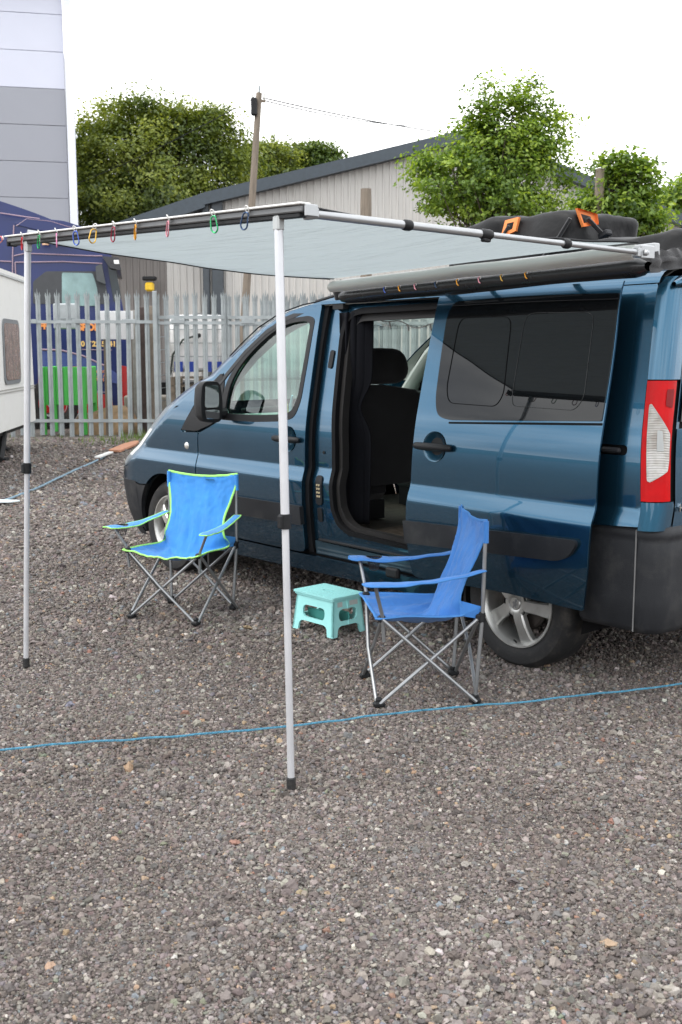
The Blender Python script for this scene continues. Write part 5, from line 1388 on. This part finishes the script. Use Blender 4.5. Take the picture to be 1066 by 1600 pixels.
seat(.475, 1.60, 1.42); seat(1.40, 1.62, .85)
# rear bench half in shadow
# curtain gathered beside the near pillar
def curtain():
    b = MB()
    def cf(s, t_):
        z = 1.74 - t_ * 1.22; k = math.exp(-((z - 1.20) / .10) ** 2); wdt = .155 * (1 - .5 * k) * (1 - .12 * t_)
        u = 1.50 - .02 * k - s * wdt * 1.0; v = .17 + s * wdt * .55 + .016 * math.sin(s * 26 + t_ * 1.5)
        return Vector((u + .02 * math.sin(s * 22 + 1), -v, z))
    b.grid(cf, 60, 40); o = b.build('curtain', mat('curtain_cloth', (.006, .0065, .009), .95, var=.2, spec=.15), van, sm=True)
    md = o.modifiers.new('s', 'SOLIDIFY'); md.thickness = .004
curtain()
# clutter on the floor and a string of lights under the roof
MB().tube([(1.25, -.55, .50), (1.12, -.75, .52), (1.0, -.7, .56), (.9, -.85, .53)], .012, 8).build('seat_rail', M['steel_tube'], van, sm=True)
MB().box((1.05, -.95, .55), (.3, .3, .16), bev=.03).build('storage_box', mat('box_dark', (.03, .03, .032), .5), van)
MB().box((1.45, -1.25, .75), (.28, .22, .4), bev=.03).build('storage_unit', mat('unit_grey', (.08, .085, .085), .6), van)
pts = [Vector((1.35 - .85 * s, -.30, 1.715 - .06 * math.sin(s * math.pi) - .012 * math.sin(s * 20))) for s in np.linspace(0, 1, 30)]
b = MB().tube(pts, .003, 5)
for i in (4, 9, 15, 21): b.tube([pts[i], pts[i] + Vector((-.01, 0, -.035))], .005, 5)
b.build('light_string', mat('string_white', (.5, .5, .48), .5), van, sm=True)

# ------------------------------------------------------------------ awning  (van space coordinates baked into its own empty)
aw = thing('awning', 'grey pull out awning on the van roof with two silver poles', 'awning', VAN_LOC, VAN_RZ)
def AP(u, v, z): return Vector((u, -v, z))
def fabric_mat(name, col, tr, wr=.8):
    m, t, b = new_mat(name); N = t.nodes; Lk = t.links.new; o = N['Material Output']
    b.inputs['Roughness'].default_value = .75; b.inputs['Base Color'].default_value = col + (1,); b.inputs['Specular IOR Level'].default_value = .25
    tl = N.new('ShaderNodeBsdfTranslucent'); tl.inputs[0].default_value = tuple(c * 1.0 for c in col) + (1,); mxs = N.new('ShaderNodeMixShader'); mxs.inputs[0].default_value = tr
    tcn = N.new('ShaderNodeTexCoord'); mpn = N.new('ShaderNodeMapping'); mpn.inputs['Scale'].default_value = (.7, 5, 1); mpn.inputs['Rotation'].default_value = (0, 0, .25); n = N.new('ShaderNodeTexNoise'); n.inputs['Scale'].default_value = 2.2; n.inputs['Detail'].default_value = 5
    Lk(tcn.outputs['Object'], mpn.inputs[0]); Lk(mpn.outputs[0], n.inputs[0]); bp = N.new('ShaderNodeBump'); bp.inputs['Strength'].default_value = wr; bp.inputs['Distance'].default_value = .07; Lk(n.outputs['Fac'], bp.inputs['Height']); Lk(bp.outputs[0], b.inputs['Normal']); Lk(bp.outputs[0], tl.inputs['Normal'])
    Lk(b.outputs[0], mxs.inputs[1]); Lk(tl.outputs[0], mxs.inputs[2]); Lk(mxs.outputs[0], o.inputs[0]); return m
M['canopy'] = fabric_mat('canopy_fabric', (.47, .53, .545), .40)
BV = -1.765     # front beam line
def zb(u): return 1.945 + .030 * (u + .5)         # beam height rises slightly towards the far pole
def zc(u): return 1.915 - .027 * (u + .75)         # case rail drops slightly
def canopy():
    b = MB(); nu, nv = 40, 30
    def f(s, t_):
        u = (-.735 * (1 - t_) - .545 * t_) * (1 - s) + (1.17 * (1 - t_) + 1.575 * t_) * s; v = -.19 + t_ * (BV + .02 + .19); z = (zc(u) + .035) * (1 - t_) + (zb(u) + .035) * t_
        sag = .05 * math.sin(math.pi * t_) * (1 - .55 * (2 * s - 1) ** 2)
        z -= sag; z += .013 * noise.noise(Vector((u * 1.2, v * 5 + u * 2, 0))) * math.sin(math.pi * t_)
        pinch = .03 * math.sin(math.pi * t_) * (1 if s < .5 else -1) * abs(2 * s - 1) ** 3
        return AP(u + pinch, v, z)
    b.grid(f, nu, nv); o = b.build('canopy', M['canopy'], aw, sm=True)
    # hemmed black edges
    for s in (0, 1):
        MB().tube([f(s, t_) for t_ in np.linspace(0, 1, 30)], .005, 6).build('edge_hem', M['black_plastic'], aw, sm=True)
    # piece of cloth hanging from the roll in front of the case
    b = MB()
    def g(s, t_):
        u = -.73 + s * 1.88; a = t_
        v = -.19 - .035 * math.sin(a * math.pi * .9) * (1 + .2 * noise.noise(Vector((u * 3, 0, 0)))); z = zc(u) + .024 - .060 * a + .006 * noise.noise(Vector((u * 2.5, 5, 0)))
        return AP(u, v, z)
    b.grid(g, 50, 10); b.build('fabric_roll', mat('roll_pale', (.62, .62, .58), .55, var=.08, scale=3, stretch=(.3, 1, 3)), aw, sm=True)
canopy()
# case: rail + soft black cover below and behind
b = MB()
def cs(s, t_):
    u = -.74 + s * 1.90; a = t_ * 2 * math.pi; e = min(1, min(s, 1 - s) / .03) ** .5
    return AP(u, -.115 + math.cos(a) * .062 * (.5 + .5 * e), zc(u) - .056 + math.sin(a) * (.040 + .01 * noise.noise(Vector((u * 2, a, 0)))) * (.45 + .55 * e))
b.grid(cs, 60, 18); b.build('case_cover', mat('pvc_black', (.02, .021, .023), .28, var=.2, scale=5, bump=.25, bscale=14), aw, sm=True)
b = MB(); ang = math.atan2(-.027, 1)
b.box(AP(.21, -.075, zc(.21) + .012), (1.92, .04, .05), rot=Matrix.Rotation(-ang, 3, 'Y'), bev=.004); b.build('case_rail', M['alu_arm'], aw)
MB().box(AP(-.752, -.145, zc(-.75) - .004), (.012, .09, .055), bev=.005).build('end_cap', M['alu_arm'], aw)
b = MB(); b.box(AP(-.742, -.195, zc(-.75) - .008), (.03, .03, .035), bev=.004); b.lathe([(0, .012), (.010, .01), (.013, 0)], 10, Matrix.Translation(AP(-.762, -.17, zc(-.75) - .008)) @ Matrix.Rotation(R(-90), 4, 'Y')); b.build('end_bracket', M['alu_arm'], aw)
b = MB()
b.tube([AP(1.165, -.10, zc(1.16) + .02), AP(1.18, -.13, zc(1.16) - .02), AP(1.17, -.13, zc(1.16) - .07)], [.025, .032, .02], 10); b.build('end_flap', M['fabric_black'], aw, sm=True)
# front beam with white top edge and dark underside band
L_ = 2.19; uc = .505
rot = Matrix.Rotation(-.030, 3, 'Y')
MB().box(AP(uc, BV, zb(uc) + .022), (L_, .035, .022), rot=rot, bev=.004).build('front_beam', mat('beam_grey', (.17, .175, .18), .5, .3, dirt=(.3, .3, .3, .4), dscale=6), aw)
MB().box(AP(uc, BV - .006, zb(uc) + .037), (L_ + .01, .046, .007), rot=rot, bev=.002).build('beam_edge', M['white_paint'], aw)
MB().box(AP(uc, BV + .005, zb(uc) + .003), (L_ - .04, .03, .014), rot=rot, bev=.002).build('beam_strip', M['black_plastic'], aw)
for u in (uc - L_ / 2 - .012,): 
    MB().box(AP(u, BV + .012, zb(u) + .016), (.012, .05, .038), bev=.003).build('beam_end_cap', M['alu_arm'], aw)
    MB().box(AP(u + .05, BV + .05, zb(u) + .014), (.06, .03, .036), bev=.006).build('arm_hinge', M['alu_arm'], aw)
MB().box(AP(uc + L_ / 2 + .012, BV + .012, zb(1.6) + .012), (.016, .05, .036), bev=.004).build('beam_end_cap', M['black_plastic'], aw)
# hinged arms from beam to case
def arm(u, uc_, zoff=0):
    p0 = AP(u, BV + .06, zb(u) + .012 + zoff); p1 = AP(uc_, -.19, zc(uc_) - .006 + zoff)
    t = obj('support_arm', None, aw); t.empty_display_size = .1
    m1 = p0.lerp(p1, .47)
    MB().tube([p0, m1], .0140, 14).build('outer_tube', M['alu_arm'], t, sm=True)
    MB().tube([m1, p1], .0105, 14).build('inner_tube', M['alu_arm'], t, sm=True)
    for f, l in ((.25, .035), (.48, .05), (.74, .03)):
        c = p0.lerp(p1, f); d = (p1 - p0).normalized()
        b = MB(); b.tube([c - d * l / 2, c - d * l * .3, c + d * l * .3, c + d * l / 2], [.016, .019, .019, .016], 12)
        if f == .48: b.box(c + Vector((0, 0, -.018)), (.02, .04, .018), bev=.004)
        b.build('clamp', M['black_plastic'], t, sm=True)
arm(-.545, -.742); arm(1.545, 1.14, .045)
def leg(ub_, vb, ut, vt, zt, lab=None):
    base = AP(ub_, vb, .0); top = AP(ut, vt, zt); t = obj('leg', None, aw); t.empty_display_size = .1
    c = base.lerp(top, .488)
    MB().tube([base + Vector((0, 0, .03)), c], .0125, 18).build('lower_tube', M['alu'], t, sm=True)
    MB().tube([c, top], .0150, 18).build('upper_tube', M['alu'], t, sm=True)
    d = (top - base).normalized()
    b = MB(); b.tube([c - d * .026, c - d * .024, c + d * .024, c + d * .026], [.015, .0205, .0205, .017], 16); b.box(c + Vector((.0, .018, 0)), (.024, .018, .045), bev=.004); b.build('twist_clamp', M['black_plastic'], t, sm=30)
    MB().tube([base + Vector((0, 0, -.004)), base + Vector((0, 0, .036)), base + Vector((0, 0, .040))], [.0165, .0165, .013], 16).build('foot', M['rubber'], t, sm=30)
    b = MB(); b.box(top + Vector((0, 0, -.012)), (.034, .03, .05), bev=.006); b.build('pivot_bracket', M['alu_matte'], t)
leg(-.460, -1.739, -.447, BV, zb(-.447) - .004); leg(1.584, -1.783, 1.42, BV, zb(1.42) - .004)
# straps and brackets that carry the case on the roof
for u in (.62, .95, -.2): MB().box(AP(u, -.02, 1.858), (.035, .20, .018), bev=.004).build('roof_bracket', M['black_plastic'], aw)
for u in (.30, .56): MB().tube([AP(u, -.08, zc(u) - .05), AP(u + .01, -.02, 1.85), AP(u - .01, .1, 1.84), AP(u, .2, 1.86)], .012, 6, sx=1.5).build('strap', M['fabric_black'], aw)

# ---- carabiners clipped along the front edge
def carabiner(name, lab, loc, rz, colr, s=1., lean=0.):
    mn = 'anodised_' + colr[0]
    mt_ = bpy.data.materials.get(mn) or mat(mn, colr[1], .3, .6, var=.08)
    t = thing('carabiner', lab, 'carabiner', loc, rz, 'carabiners clipped along the awning edge'); t.rotation_euler = (0, lean, rz)
    D = rpoly([(-.009, 0), (.011, -.004), (.015, -.046), (.0, -.058), (-.013, -.048)], .012, 4)
    D = [(x * s, z * s) for x, z in D]; n = len(D)
    MB().tube([(x, 0, z - .006) for x, z in D], .0026 * s, 6, closed=True).build('body', mt_, t, sm=True)
    MB().tube([(-.0105 * s, .0, -.018 * s), (-.0125 * s, 0, -.045 * s)], .0022 * s, 6).build('gate', M['alu'], t, sm=True)
    MB().tube([(.008 * math.cos(a), .006 * math.sin(a), .004 + .010 * math.sin(a)) for a in np.linspace(0, 2 * math.pi, 14, endpoint=False)], .0022, 5, closed=True).build('hook_ring', M['white_paint'], t, sm=True)
cols = dict(red=(.55, .04, .05), green=(.03, .38, .12), pink=(.72, .25, .45), blue=(.05, .10, .42), gold=(.68, .40, .06), maroon=(.32, .03, .06), orange=(.75, .33, .03), rose=(.72, .30, .36), emerald=(.03, .33, .12), navy=(.02, .05, .12))
cl = [(1.41, 'red', 'red carabiner hanging just beside the far awning pole'), (1.237, 'green', 'green carabiner near the far awning pole, next to the red one'), (1.072, 'pink', 'pale pink carabiner between the small green and blue ones'),
      (.904, 'blue', 'blue carabiner between the pale pink and gold ones'), (.734, 'gold', 'gold carabiner seen edge on between the blue and maroon ones'), (.578, 'maroon', 'maroon carabiner in the middle of the awning edge'),
      (.411, 'orange', 'orange carabiner right of the maroon one on the awning edge'), (.177, 'rose', 'rose pink carabiner hanging aslant on the awning edge'), (-.113, 'emerald', 'larger green carabiner second nearest the near awning pole'), (-.313, 'navy', 'dark navy carabiner nearest the near awning pole')]
rng = random.Random(4)
for u, c, lab in cl:
    p_ = vworld(u, BV - .030, zb(u) + .032); carabiner('carabiner', lab, p_, VAN_RZ + rng.uniform(-.5, .5) + (1.2 if c == 'gold' else 0), (c, cols[c]), 1.05, rng.uniform(-.35, .25) + (-.5 if c == 'rose' else 0))
p_ = vworld(1.615, BV - .03, zb(1.6) + .03); carabiner('carabiner', 'rose red carabiner sticking out at the far end of the awning beam', p_, VAN_RZ, ('coral', (.65, .2, .2)), 1.1, -1.4)
# reflections of the carabiners in the case, modelled as little solid clips
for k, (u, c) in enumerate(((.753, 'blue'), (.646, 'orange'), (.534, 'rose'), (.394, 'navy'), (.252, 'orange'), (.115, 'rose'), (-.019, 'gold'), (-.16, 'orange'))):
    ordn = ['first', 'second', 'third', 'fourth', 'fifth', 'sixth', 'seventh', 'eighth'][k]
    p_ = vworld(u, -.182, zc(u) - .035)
    t = thing('clip', ordn + ' small carabiner reflection from the left, modelled as a clip under the awning case', 'clip', p_, VAN_RZ, 'carabiner reflections modelled as clips under the awning case')
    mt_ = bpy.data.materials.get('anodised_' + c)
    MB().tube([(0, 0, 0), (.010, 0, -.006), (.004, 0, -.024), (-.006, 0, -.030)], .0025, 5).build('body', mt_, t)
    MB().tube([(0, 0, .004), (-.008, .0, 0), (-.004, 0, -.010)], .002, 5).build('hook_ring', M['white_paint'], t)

# ------------------------------------------------------------------ roof bags
def roof_bag(name, lab, cu, cv, cz, lu, lv, lz, seed, patches=(), loose=.02, taper=0.):
    t = thing(name, lab, 'bag', vworld(cu, cv, cz), VAN_RZ)
    b = bmesh.new(); bmesh.ops.create_cube(b, size=2); bmesh.ops.subdivide_edges(b, edges=b.edges, cuts=22, use_grid_fill=True)
    for v in b.verts:
        x, y, z = v.co; k = 10.
        n = (abs(x) ** k + abs(y) ** k + abs(z) ** k) ** (1 / k); x, y, z = x / n, y / n, z / n
        tp = 1 - taper * max(0, x) ** 2 
        w = Vector((x * lu / 2, y * lv / 2 * (1 - .06 * (z + 1) / 2), (z + 1) / 2 * lz * tp))
        q = w * 4 + Vector((seed, 0, 0)); d = noise.noise(q) * loose + noise.noise(q * 2.7) * loose * .35
        fold = abs(noise.noise(Vector((w.x * 9 + w.z * 6, w.y * 9, seed)))) * loose * .8
        nv = Vector((x ** 3, y ** 3, z ** 3)).normalized(); v.co = w + nv * (d - fold)
    m = bpy.data.meshes.new('bag_body'); b.to_mesh(m); b.free(); smooth(m); m.materials.append(mat('tarpaulin_' + str(seed), (.009, .009, .010), .55, var=.2, spec=.3, scale=7, bump=.2, bscale=40)); obj('bag_body', m, t)
    return t
bag = roof_bag('roof_bag', 'black waterproof roof bag with orange strap patches on top of the van', .565, .81, 1.95, .89, .64, .278, 3, taper=.24, loose=.026)
or_ = mat('orange_patch', (.85, .26, .07), .6)
def patch(pts, parent, ring=None, name='strap_patch'):
    # a raised square-ish ring of orange webbing; pts are corners in bag space
    P = [Vector(p) for p in pts]; c = sum(P, Vector()) / len(P); n = (P[1] - P[0]).cross(P[2] - P[0]).normalized()
    if n.y < 0 and abs(n.y) > .3: n = -n
    b = MB(); inn = [c.lerp(p, .50) for p in P]; m = len(P)
    vs = [p + n * .004 for p in P] + [p + n * .006 for p in inn] + [p - n * .012 for p in P]
    b.add(vs, [(i, (i + 1) % m, m + (i + 1) % m, m + i) for i in range(m)] + [(i, 2 * m + i, 2 * m + (i + 1) % m, (i + 1) % m) for i in range(m)]); b.build(name, or_, parent)
# bag space: x along the van nose, y outwards to the near side, z up
yf = .318
patch([(-.015, yf + .006, .245), (-.105, yf + .004, .255), (-.09, yf + .010, .185), (.01, yf + .012, .155)], bag)
MB().tube([(-.05, yf + .02, .215), (-.01, yf + .025, .16), (.05, yf + .02, .09)], .008, 6).build('strap', M['fabric_black'], bag)
patch([(-.445, yf - .02, .268), (-.455, yf - .17, .25), (-.458, yf - .18, .20), (-.458, yf - .06, .18)], bag)
MB().box((-.36, yf + .012, .11), (.045, .02, .05), rot=Matrix.Rotation(.5, 3, 'Y'), bev=.006).build('buckle', M['grey_plastic'], bag)
MB().tube([(-.43, yf + .0, .22), (-.36, yf + .018, .11), (-.26, yf + .02, .02)], .010, 6, sx=1.5).build('strap', M['fabric_black'], bag, sm=True)
MB().tube([(-.46, .22, .225), (-.49, .13, .15), (-.52, -.02, .07), (-.60, -.16, .02)], .010, 6, sx=1.5).build('strap', M['fabric_black'], bag, sm=True)
MB().box((-.495, .12, .15), (.06, .05, .03), rot=Matrix.Rotation(.4, 3, 'Y'), bev=.006).build('buckle', M['grey_plastic'], bag)
bag2 = roof_bag('roof_cover', 'low black wrinkled fabric cover on the rear of the van roof', -.36, .86, 1.88, .56, 1.15, .17, 9, loose=.02)
# loose black cloth hanging at the rear end of the awning case
b = MB()
def cloth(s, t_):
    u = -.755 + .10 * s; v = -.13 + .42 * s * (1 + .3 * t_); z = 1.915 - .085 * t_ * (1 - .2 * s) + .05 * s + .012 * noise.noise(Vector((s * 6, t_ * 5, 2)))
    return AP(u + .02 * noise.noise(Vector((s * 5, t_ * 3, 7))), v + .015 * math.sin(s * 14), z)
b.grid(cloth, 24, 14); o = b.build('hanging_cover_flap', M['fabric_black'], aw, sm=True)

# ------------------------------------------------------------------ folding chairs
def folding_chair(label, cloth_col, trim_col, loc, rz, seed, cup=1, arm_dz=0.):
    t = thing('folding_chair', label, 'chair', loc, rz, 'folding camping chairs on the gravel')
    # chair space: +x front, +y its left, z up
    st = M['steel_tube']; r = .0082
    F = {s: Vector((.212, .215 * s, .012)) for s in (-1, 1)}; B = {s: Vector((-.212, .215 * s, .012)) for s in (-1, 1)}
    SF = {s: Vector((.205, .235 * s, .392)) for s in (-1, 1)}; SB = {s: Vector((-.222, .225 * s, .385)) for s in (-1, 1)}
    TB = {s: Vector((-.242, .232 * s, .800)) for s in (-1, 1)}
    for s in (-1, 1):
        o1 = Vector((.010, 0, 0)); 
        MB().tube([F[s] + o1, F[s].lerp(SF[-s], .5) + o1 * (1 + .8 * s), SF[-s]], r, 8).build('front_cross_tube', st, t, sm=True)
        MB().tube([B[s] - o1, B[s].lerp(SB[-s], .5) - o1 * (1 + .8 * s), SB[-s]], r, 8).build('rear_cross_tube', st, t, sm=True)
        oy = Vector((0, .012 * s, 0))
        MB().tube([F[s] + oy, SB[s] + oy * .5], r, 8).build('side_cross_tube', st, t, sm=True)
        MB().tube([B[s] + oy * 2, SF[s] + oy], r, 8).build('side_cross_tube', st, t, sm=True)
        MB().tube([B[s], SB[s] + Vector((-.012, .006 * s, 0)), TB[s]], r * 1.08, 10).build('rear_pole', st, t, sm=True)
        AF = Vector((.235 - .01 * cup * s, .315 * s, .545 + arm_dz))
        MB().tube([SF[s] + Vector((-.01, 0, -.10)), SF[s] + Vector((0, .01 * s, .02)), SF[s].lerp(AF, .7), AF], r, 8).build('arm_post', st, t, sm=True)
        # plastic joints
        for (p, nm) in ((F[s], 'foot'), (B[s], 'foot')):
            b = MB(); b.box(p + Vector((0, 0, -.002)), (.05, .042, .026), bev=.008); b.box(p + Vector((0, 0, .014)), (.03, .026, .026), bev=.006); b.build(nm, M['black_plastic'], t)
        for p in (SF[s], SB[s]): MB().box(p, (.034, .03, .03), bev=.007).build('joint', M['black_plastic'], t)
        MB().box(SB[s] + Vector((-.01, 0, -.0)), (.03, .032, .05), bev=.007).build('slider', M['black_plastic'], t)
    # sling
    kS = [0, .2, .42, .5, .62, .75, .88, 1]
    E_ = np.array([(.232, .250, .398), (.09, .236, .398), (-.150, .222, .392), (-.138, .200, .455), (-.172, .184, .550), (-.210, .205, .645), (-.236, .230, .735), (-.244, .236, .806)])
    C_ = np.array([(.205, 0, .362), (.07, 0, .335), (-.030, 0, .332), (-.080, 0, .385), (-.140, 0, .50), (-.188, 0, .615), (-.226, 0, .715), (-.240, 0, .785)])
    def cubic(s, A):
        # smooth Catmull-Rom through the keys
        i = max(0, min(len(kS) - 2, int(np.searchsorted(kS, s, 'right') - 1))); f = (s - kS[i]) / (kS[i + 1] - kS[i])
        p0 = A[max(0, i - 1)]; p1 = A[i]; p2 = A[i + 1]; p3 = A[min(len(A) - 1, i + 2)]
        return .5 * ((2 * p1) + (-p0 + p2) * f + (2 * p0 - 5 * p1 + 4 * p2 - p3) * f * f + (-p0 + 3 * p1 - 3 * p2 + p3) * f ** 3)
    cl_ = mat('sling_' + str(seed), cloth_col, .8, var=.10, scale=10, bump=.25, bscale=380, sheen=.15)
    tm = mat('trim_' + str(seed), trim_col, .6, var=.05)
    def S(s, q):
        e = cubic(s, E_); c = cubic(s, C_); k = q * q; a = abs(q)
        p = Vector((c[0] + (e[0] - c[0]) * k, e[1] * q, c[2] + (e[2] - c[2]) * k))
        f = (1 - k)
        # stretched cloth creases: long diagonals from the corners plus rumples
        w = .013 * noise.noise(Vector((s * 6 + q * 3.2, q * 2.0 - s * 2, seed))) + .006 * (abs(noise.noise(Vector((s * 15 + q * 6, q * 5 - s * 8, seed + 3)))) - .2) + .002 * noise.noise(Vector((s * 40, q * 16, seed + 8)))
        w *= min(1, f * 4 + .25)
        n = Vector((.25, 0, 1)) if s < .42 else Vector((1, 0, .25)); p += n.normalized() * w * 1.3
        return p
    b = MB(); b.grid(lambda a, c: S(a, c * 2 - 1), 80, 50); o = b.build('sling', cl_, t, sm=True)
    md = o.modifiers.new('s', 'SOLIDIFY'); md.thickness = .003; md.offset = 0
    edge = [S(s, -1) for s in np.linspace(0, 1, 40)] + [S(1, q) for q in np.linspace(-1, 1, 24)][1:] + [S(s, 1) for s in np.linspace(1, 0, 40)][1:] + [S(0, q) for q in np.linspace(1, -1, 24)][1:-1]
    MB().tube(edge, .0048, 6, closed=True, sx=1.5).build('trim', tm, t, sm=True)
    # corner pockets tying the cloth to the tubes
    for s in (-1, 1):
        MB().add([S(.40, s) , S(.50, s), SB[s] + Vector((-.015, .004 * s, .045)), SB[s] + Vector((-.015, .004 * s, -.01))], [(0, 1, 2, 3)]).build('corner_tie', cl_, t)
        MB().tube([TB[s] + Vector((0, .002 * s, -.09)), TB[s] + Vector((0, .001 * s, .004))], .0125, 10).build('pole_sleeve', cl_, t, sm=True)
    # arm straps with a cup hole in one
    for s in (-1, 1):
        AF = Vector((.235 - .01 * cup * s, .315 * s, .545 + arm_dz)); AB = Vector((-.236, .240 * s, .575 + arm_dz))
        d = (AB - AF); Ld = d.length; d.normalize(); wv = d.cross(Vector((0, 0, 1))).normalized(); up = wv.cross(d)
        has = (s == cup); wd = .052 if has else .036
        def hw(x): return interp(x, [-.05, -.02, .05, .14, .20, .30, Ld], [.6 * wd, wd, wd * 1.05, wd * 1.02, wd * .78, .024, .022])
        n = 26; xs = [-.05 + (Ld + .05) * k / n for k in range(n + 1)]
        ol = [(x, hw(x)) for x in xs] + [(x, -hw(x)) for x in reversed(xs)]
        hole = [(.068 + .036 * math.cos(a), .036 * math.sin(a)) for a in np.linspace(0, 2 * math.pi, 20, endpoint=False)] if has else None
        p2, tris, loops = fill2d(dens(ol, .02), [hole] if hole else (), .02)
        def W3(x, y): sagz = -.018 * math.sin(math.pi * max(0, x) / Ld) + .004 * noise.noise(Vector((x * 14, y * 20, seed + s))); return AF + d * x + wv * y + up * (sagz + .008 - 4.0 * y * y)
        ms = MB(); ms.add([W3(x, y) for x, y in p2], tris); o = ms.build('arm_strap', cl_, t, sm=True); md = o.modifiers.new('s', 'SOLIDIFY'); md.thickness = .004; md.offset = 0
        MB().tube([W3(x, y) for x, y in dens(ol, .03)], .0038, 6, closed=True).build('arm_trim', tm, t, sm=True)
        if has:
            MB().tube([W3(x, y) for x, y in hole], .0035, 6, closed=True).build('cup_rim', M['black_plastic'], t, sm=True)
            def net(a_, c_):
                an = a_ * 2 * math.pi; rr = .036 * (1 - .45 * c_); q_ = W3(.068 + rr * math.cos(an), rr * math.sin(an)); return q_ - Vector((0, 0, .06 * c_))
            b = MB()
            for k in range(14): b.tube([net(k / 14, 0), net((k + .5) / 14, .5), net(k / 14, 1)], .0011, 4); b.tube([net((k + .5) / 14, 0), net(k / 14, .5), net((k + .5) / 14, 1)], .0011, 4)
            for c_ in (.5, 1): b.tube([net(k / 14, c_) for k in range(14)], .0015, 4, closed=True)
            b.build('cup_net', M['fabric_black'], t)
    return t
# chair near the bonnet faces the camera and a little left; the other faces left
chA = folding_chair('bright blue folding chair with lime green piping, beside the front wheel', (.035, .235, .62), (.36, .80, .18), (-.925, 6.309, 0), math.atan2(-.903, -.40), 2, cup=-1, arm_dz=-.02)
lg = text_mesh('EUROHIKE', .012, mat('logo_dark', (.03, .18, .34), .6), chA, 'printed_logo'); lg.location = (-.228, .03, .762); lg.rotation_euler = (R(84), 0, R(90))
chB = folding_chair('mid blue folding chair with blue piping, in front of the sliding door', (.035, .175, .50), (.04, .19, .50), (.349, 4.829, 0), math.atan2(-.12, -.993), 5, cup=-1, arm_dz=.01)

# ------------------------------------------------------------------ folding step stool
def stool():
    aq = mat('aqua_plastic', (.34, .74, .73), .42, var=.05, scale=5, bump=.05); aqd = mat('aqua_dark', (.09, .40, .36), .45, var=.1)
    t = thing('step_stool', 'pale turquoise folding step stool between the two blue chairs', 'stool', (-.068, 5.925, 0), R(-47.5))
    Lx, Ly, tx_, ty_, H_ = .166, .122, .148, .100, .205
    def side(name, ax, sg):
        half = Lx if ax == 0 else Ly; th = tx_ if ax == 0 else ty_; off0 = (Ly if ax == 0 else Lx) * sg; off1 = (ty_ if ax == 0 else tx_) * sg
        lw = .045 if ax == 0 else .036
        ol = rpoly([(-half, 0), (-half + lw, 0), (-half + lw + .008, .045), (-half + lw + .03, .058), (half - lw - .03, .058), (half - lw - .008, .045), (half - lw, 0), (half, 0), (th, H_), (-th, H_)], [.006, .006, .015, .02, .02, .015, .006, .006, .004, .004], 4)
        hw = half * .54; ho = rpoly([(-hw, .080), (hw, .080), (hw, .146), (-hw, .146)], .032, 6)
        p2, tris, loops = fill2d(dens(ol, .02), [dens(ho, .012)], .03)
        def pt(x, z, ins=0):
            k = z / H_; o_ = off0 * (1 - k) + off1 * k - sg * ins
            return (x, o_, z) if ax == 0 else (o_, x, z)
        vs = [pt(x, z) for x, z in p2] + [pt(x, z, .012) for x, z in p2]; n = len(p2)
        fs = [tuple(f) for f in tris] + [tuple(n + i for i in reversed(f)) for f in tris]
        for lp in loops:
            for i in range(len(lp)): a, c = lp[i], lp[(i + 1) % len(lp)]; fs.append((a, c, n + c, n + a))
        o = MB().add(vs, fs).build(name, aq, t, sm=30)
        if ax == 1:   # fold line hinge ribs
            MB().tube([pt(0, .06, -.002), pt(0, .086, -.002)], .004, 6).build('hinge', aq, t); MB().tube([pt(0, .145, -.002), pt(0, H_, -.002)], .004, 6).build('hinge', aq, t)
            for k_, c0, w2 in ((-1, -.055, .018), (1, .045, .030)):
                MB().add([pt(c0 - w2, .160, -.0015), pt(c0 + w2, .160, -.0015), pt(c0 + w2, .186, -.0015), pt(c0 - w2, .186, -.0015)], [(0, 1, 2, 3)]).build('moulded_label', mat('label_pink', (.52, .55, .53), .5) if 'label_pink' not in bpy.data.materials else bpy.data.materials['label_pink'], t)
        return o
    for sg in (-1, 1): side('long_side', 0, sg); side('short_side', 1, sg)
    tp = rpoly([(-.165, -.118), (.165, -.118), (.165, .118), (-.165, .118)], .012, 4); hh = rpoly([(-.045, -.009), (.045, -.009), (.045, .009), (-.045, .009)], .009, 4)
    MB().prism(tp, .010, Matrix.Translation((0, 0, H_ + .008)), [hh]).build('top', aq, t, sm=30)
    MB().prism(rpoly([(-.158, -.111), (.158, -.111), (.158, .111), (-.158, .111)], .01), .012, Matrix.Translation((0, 0, H_ - .003)), [hh]).build('top_rim', aq, t)
    b = MB()
    for i in range(13):
        for j in range(8):
            x, y = -.144 + i * .024, -.098 + j * .028
            if abs(x) < .06 and abs(y) < .02: continue
            b.lathe([(.0035, 0), (.0028, .0018), (0, .002)], 6, Matrix.Translation((x, y, H_ + .013)))
    o = b.build('grip_dots', aq, t); o['kind'] = 'stuff'
    for y in (-.04, .04): MB().box((0, y, .085), (.25, .010, .06), rot=Matrix.Rotation(.12, 3, 'X'), bev=.004).build('inner_brace', aqd, t)
stool()
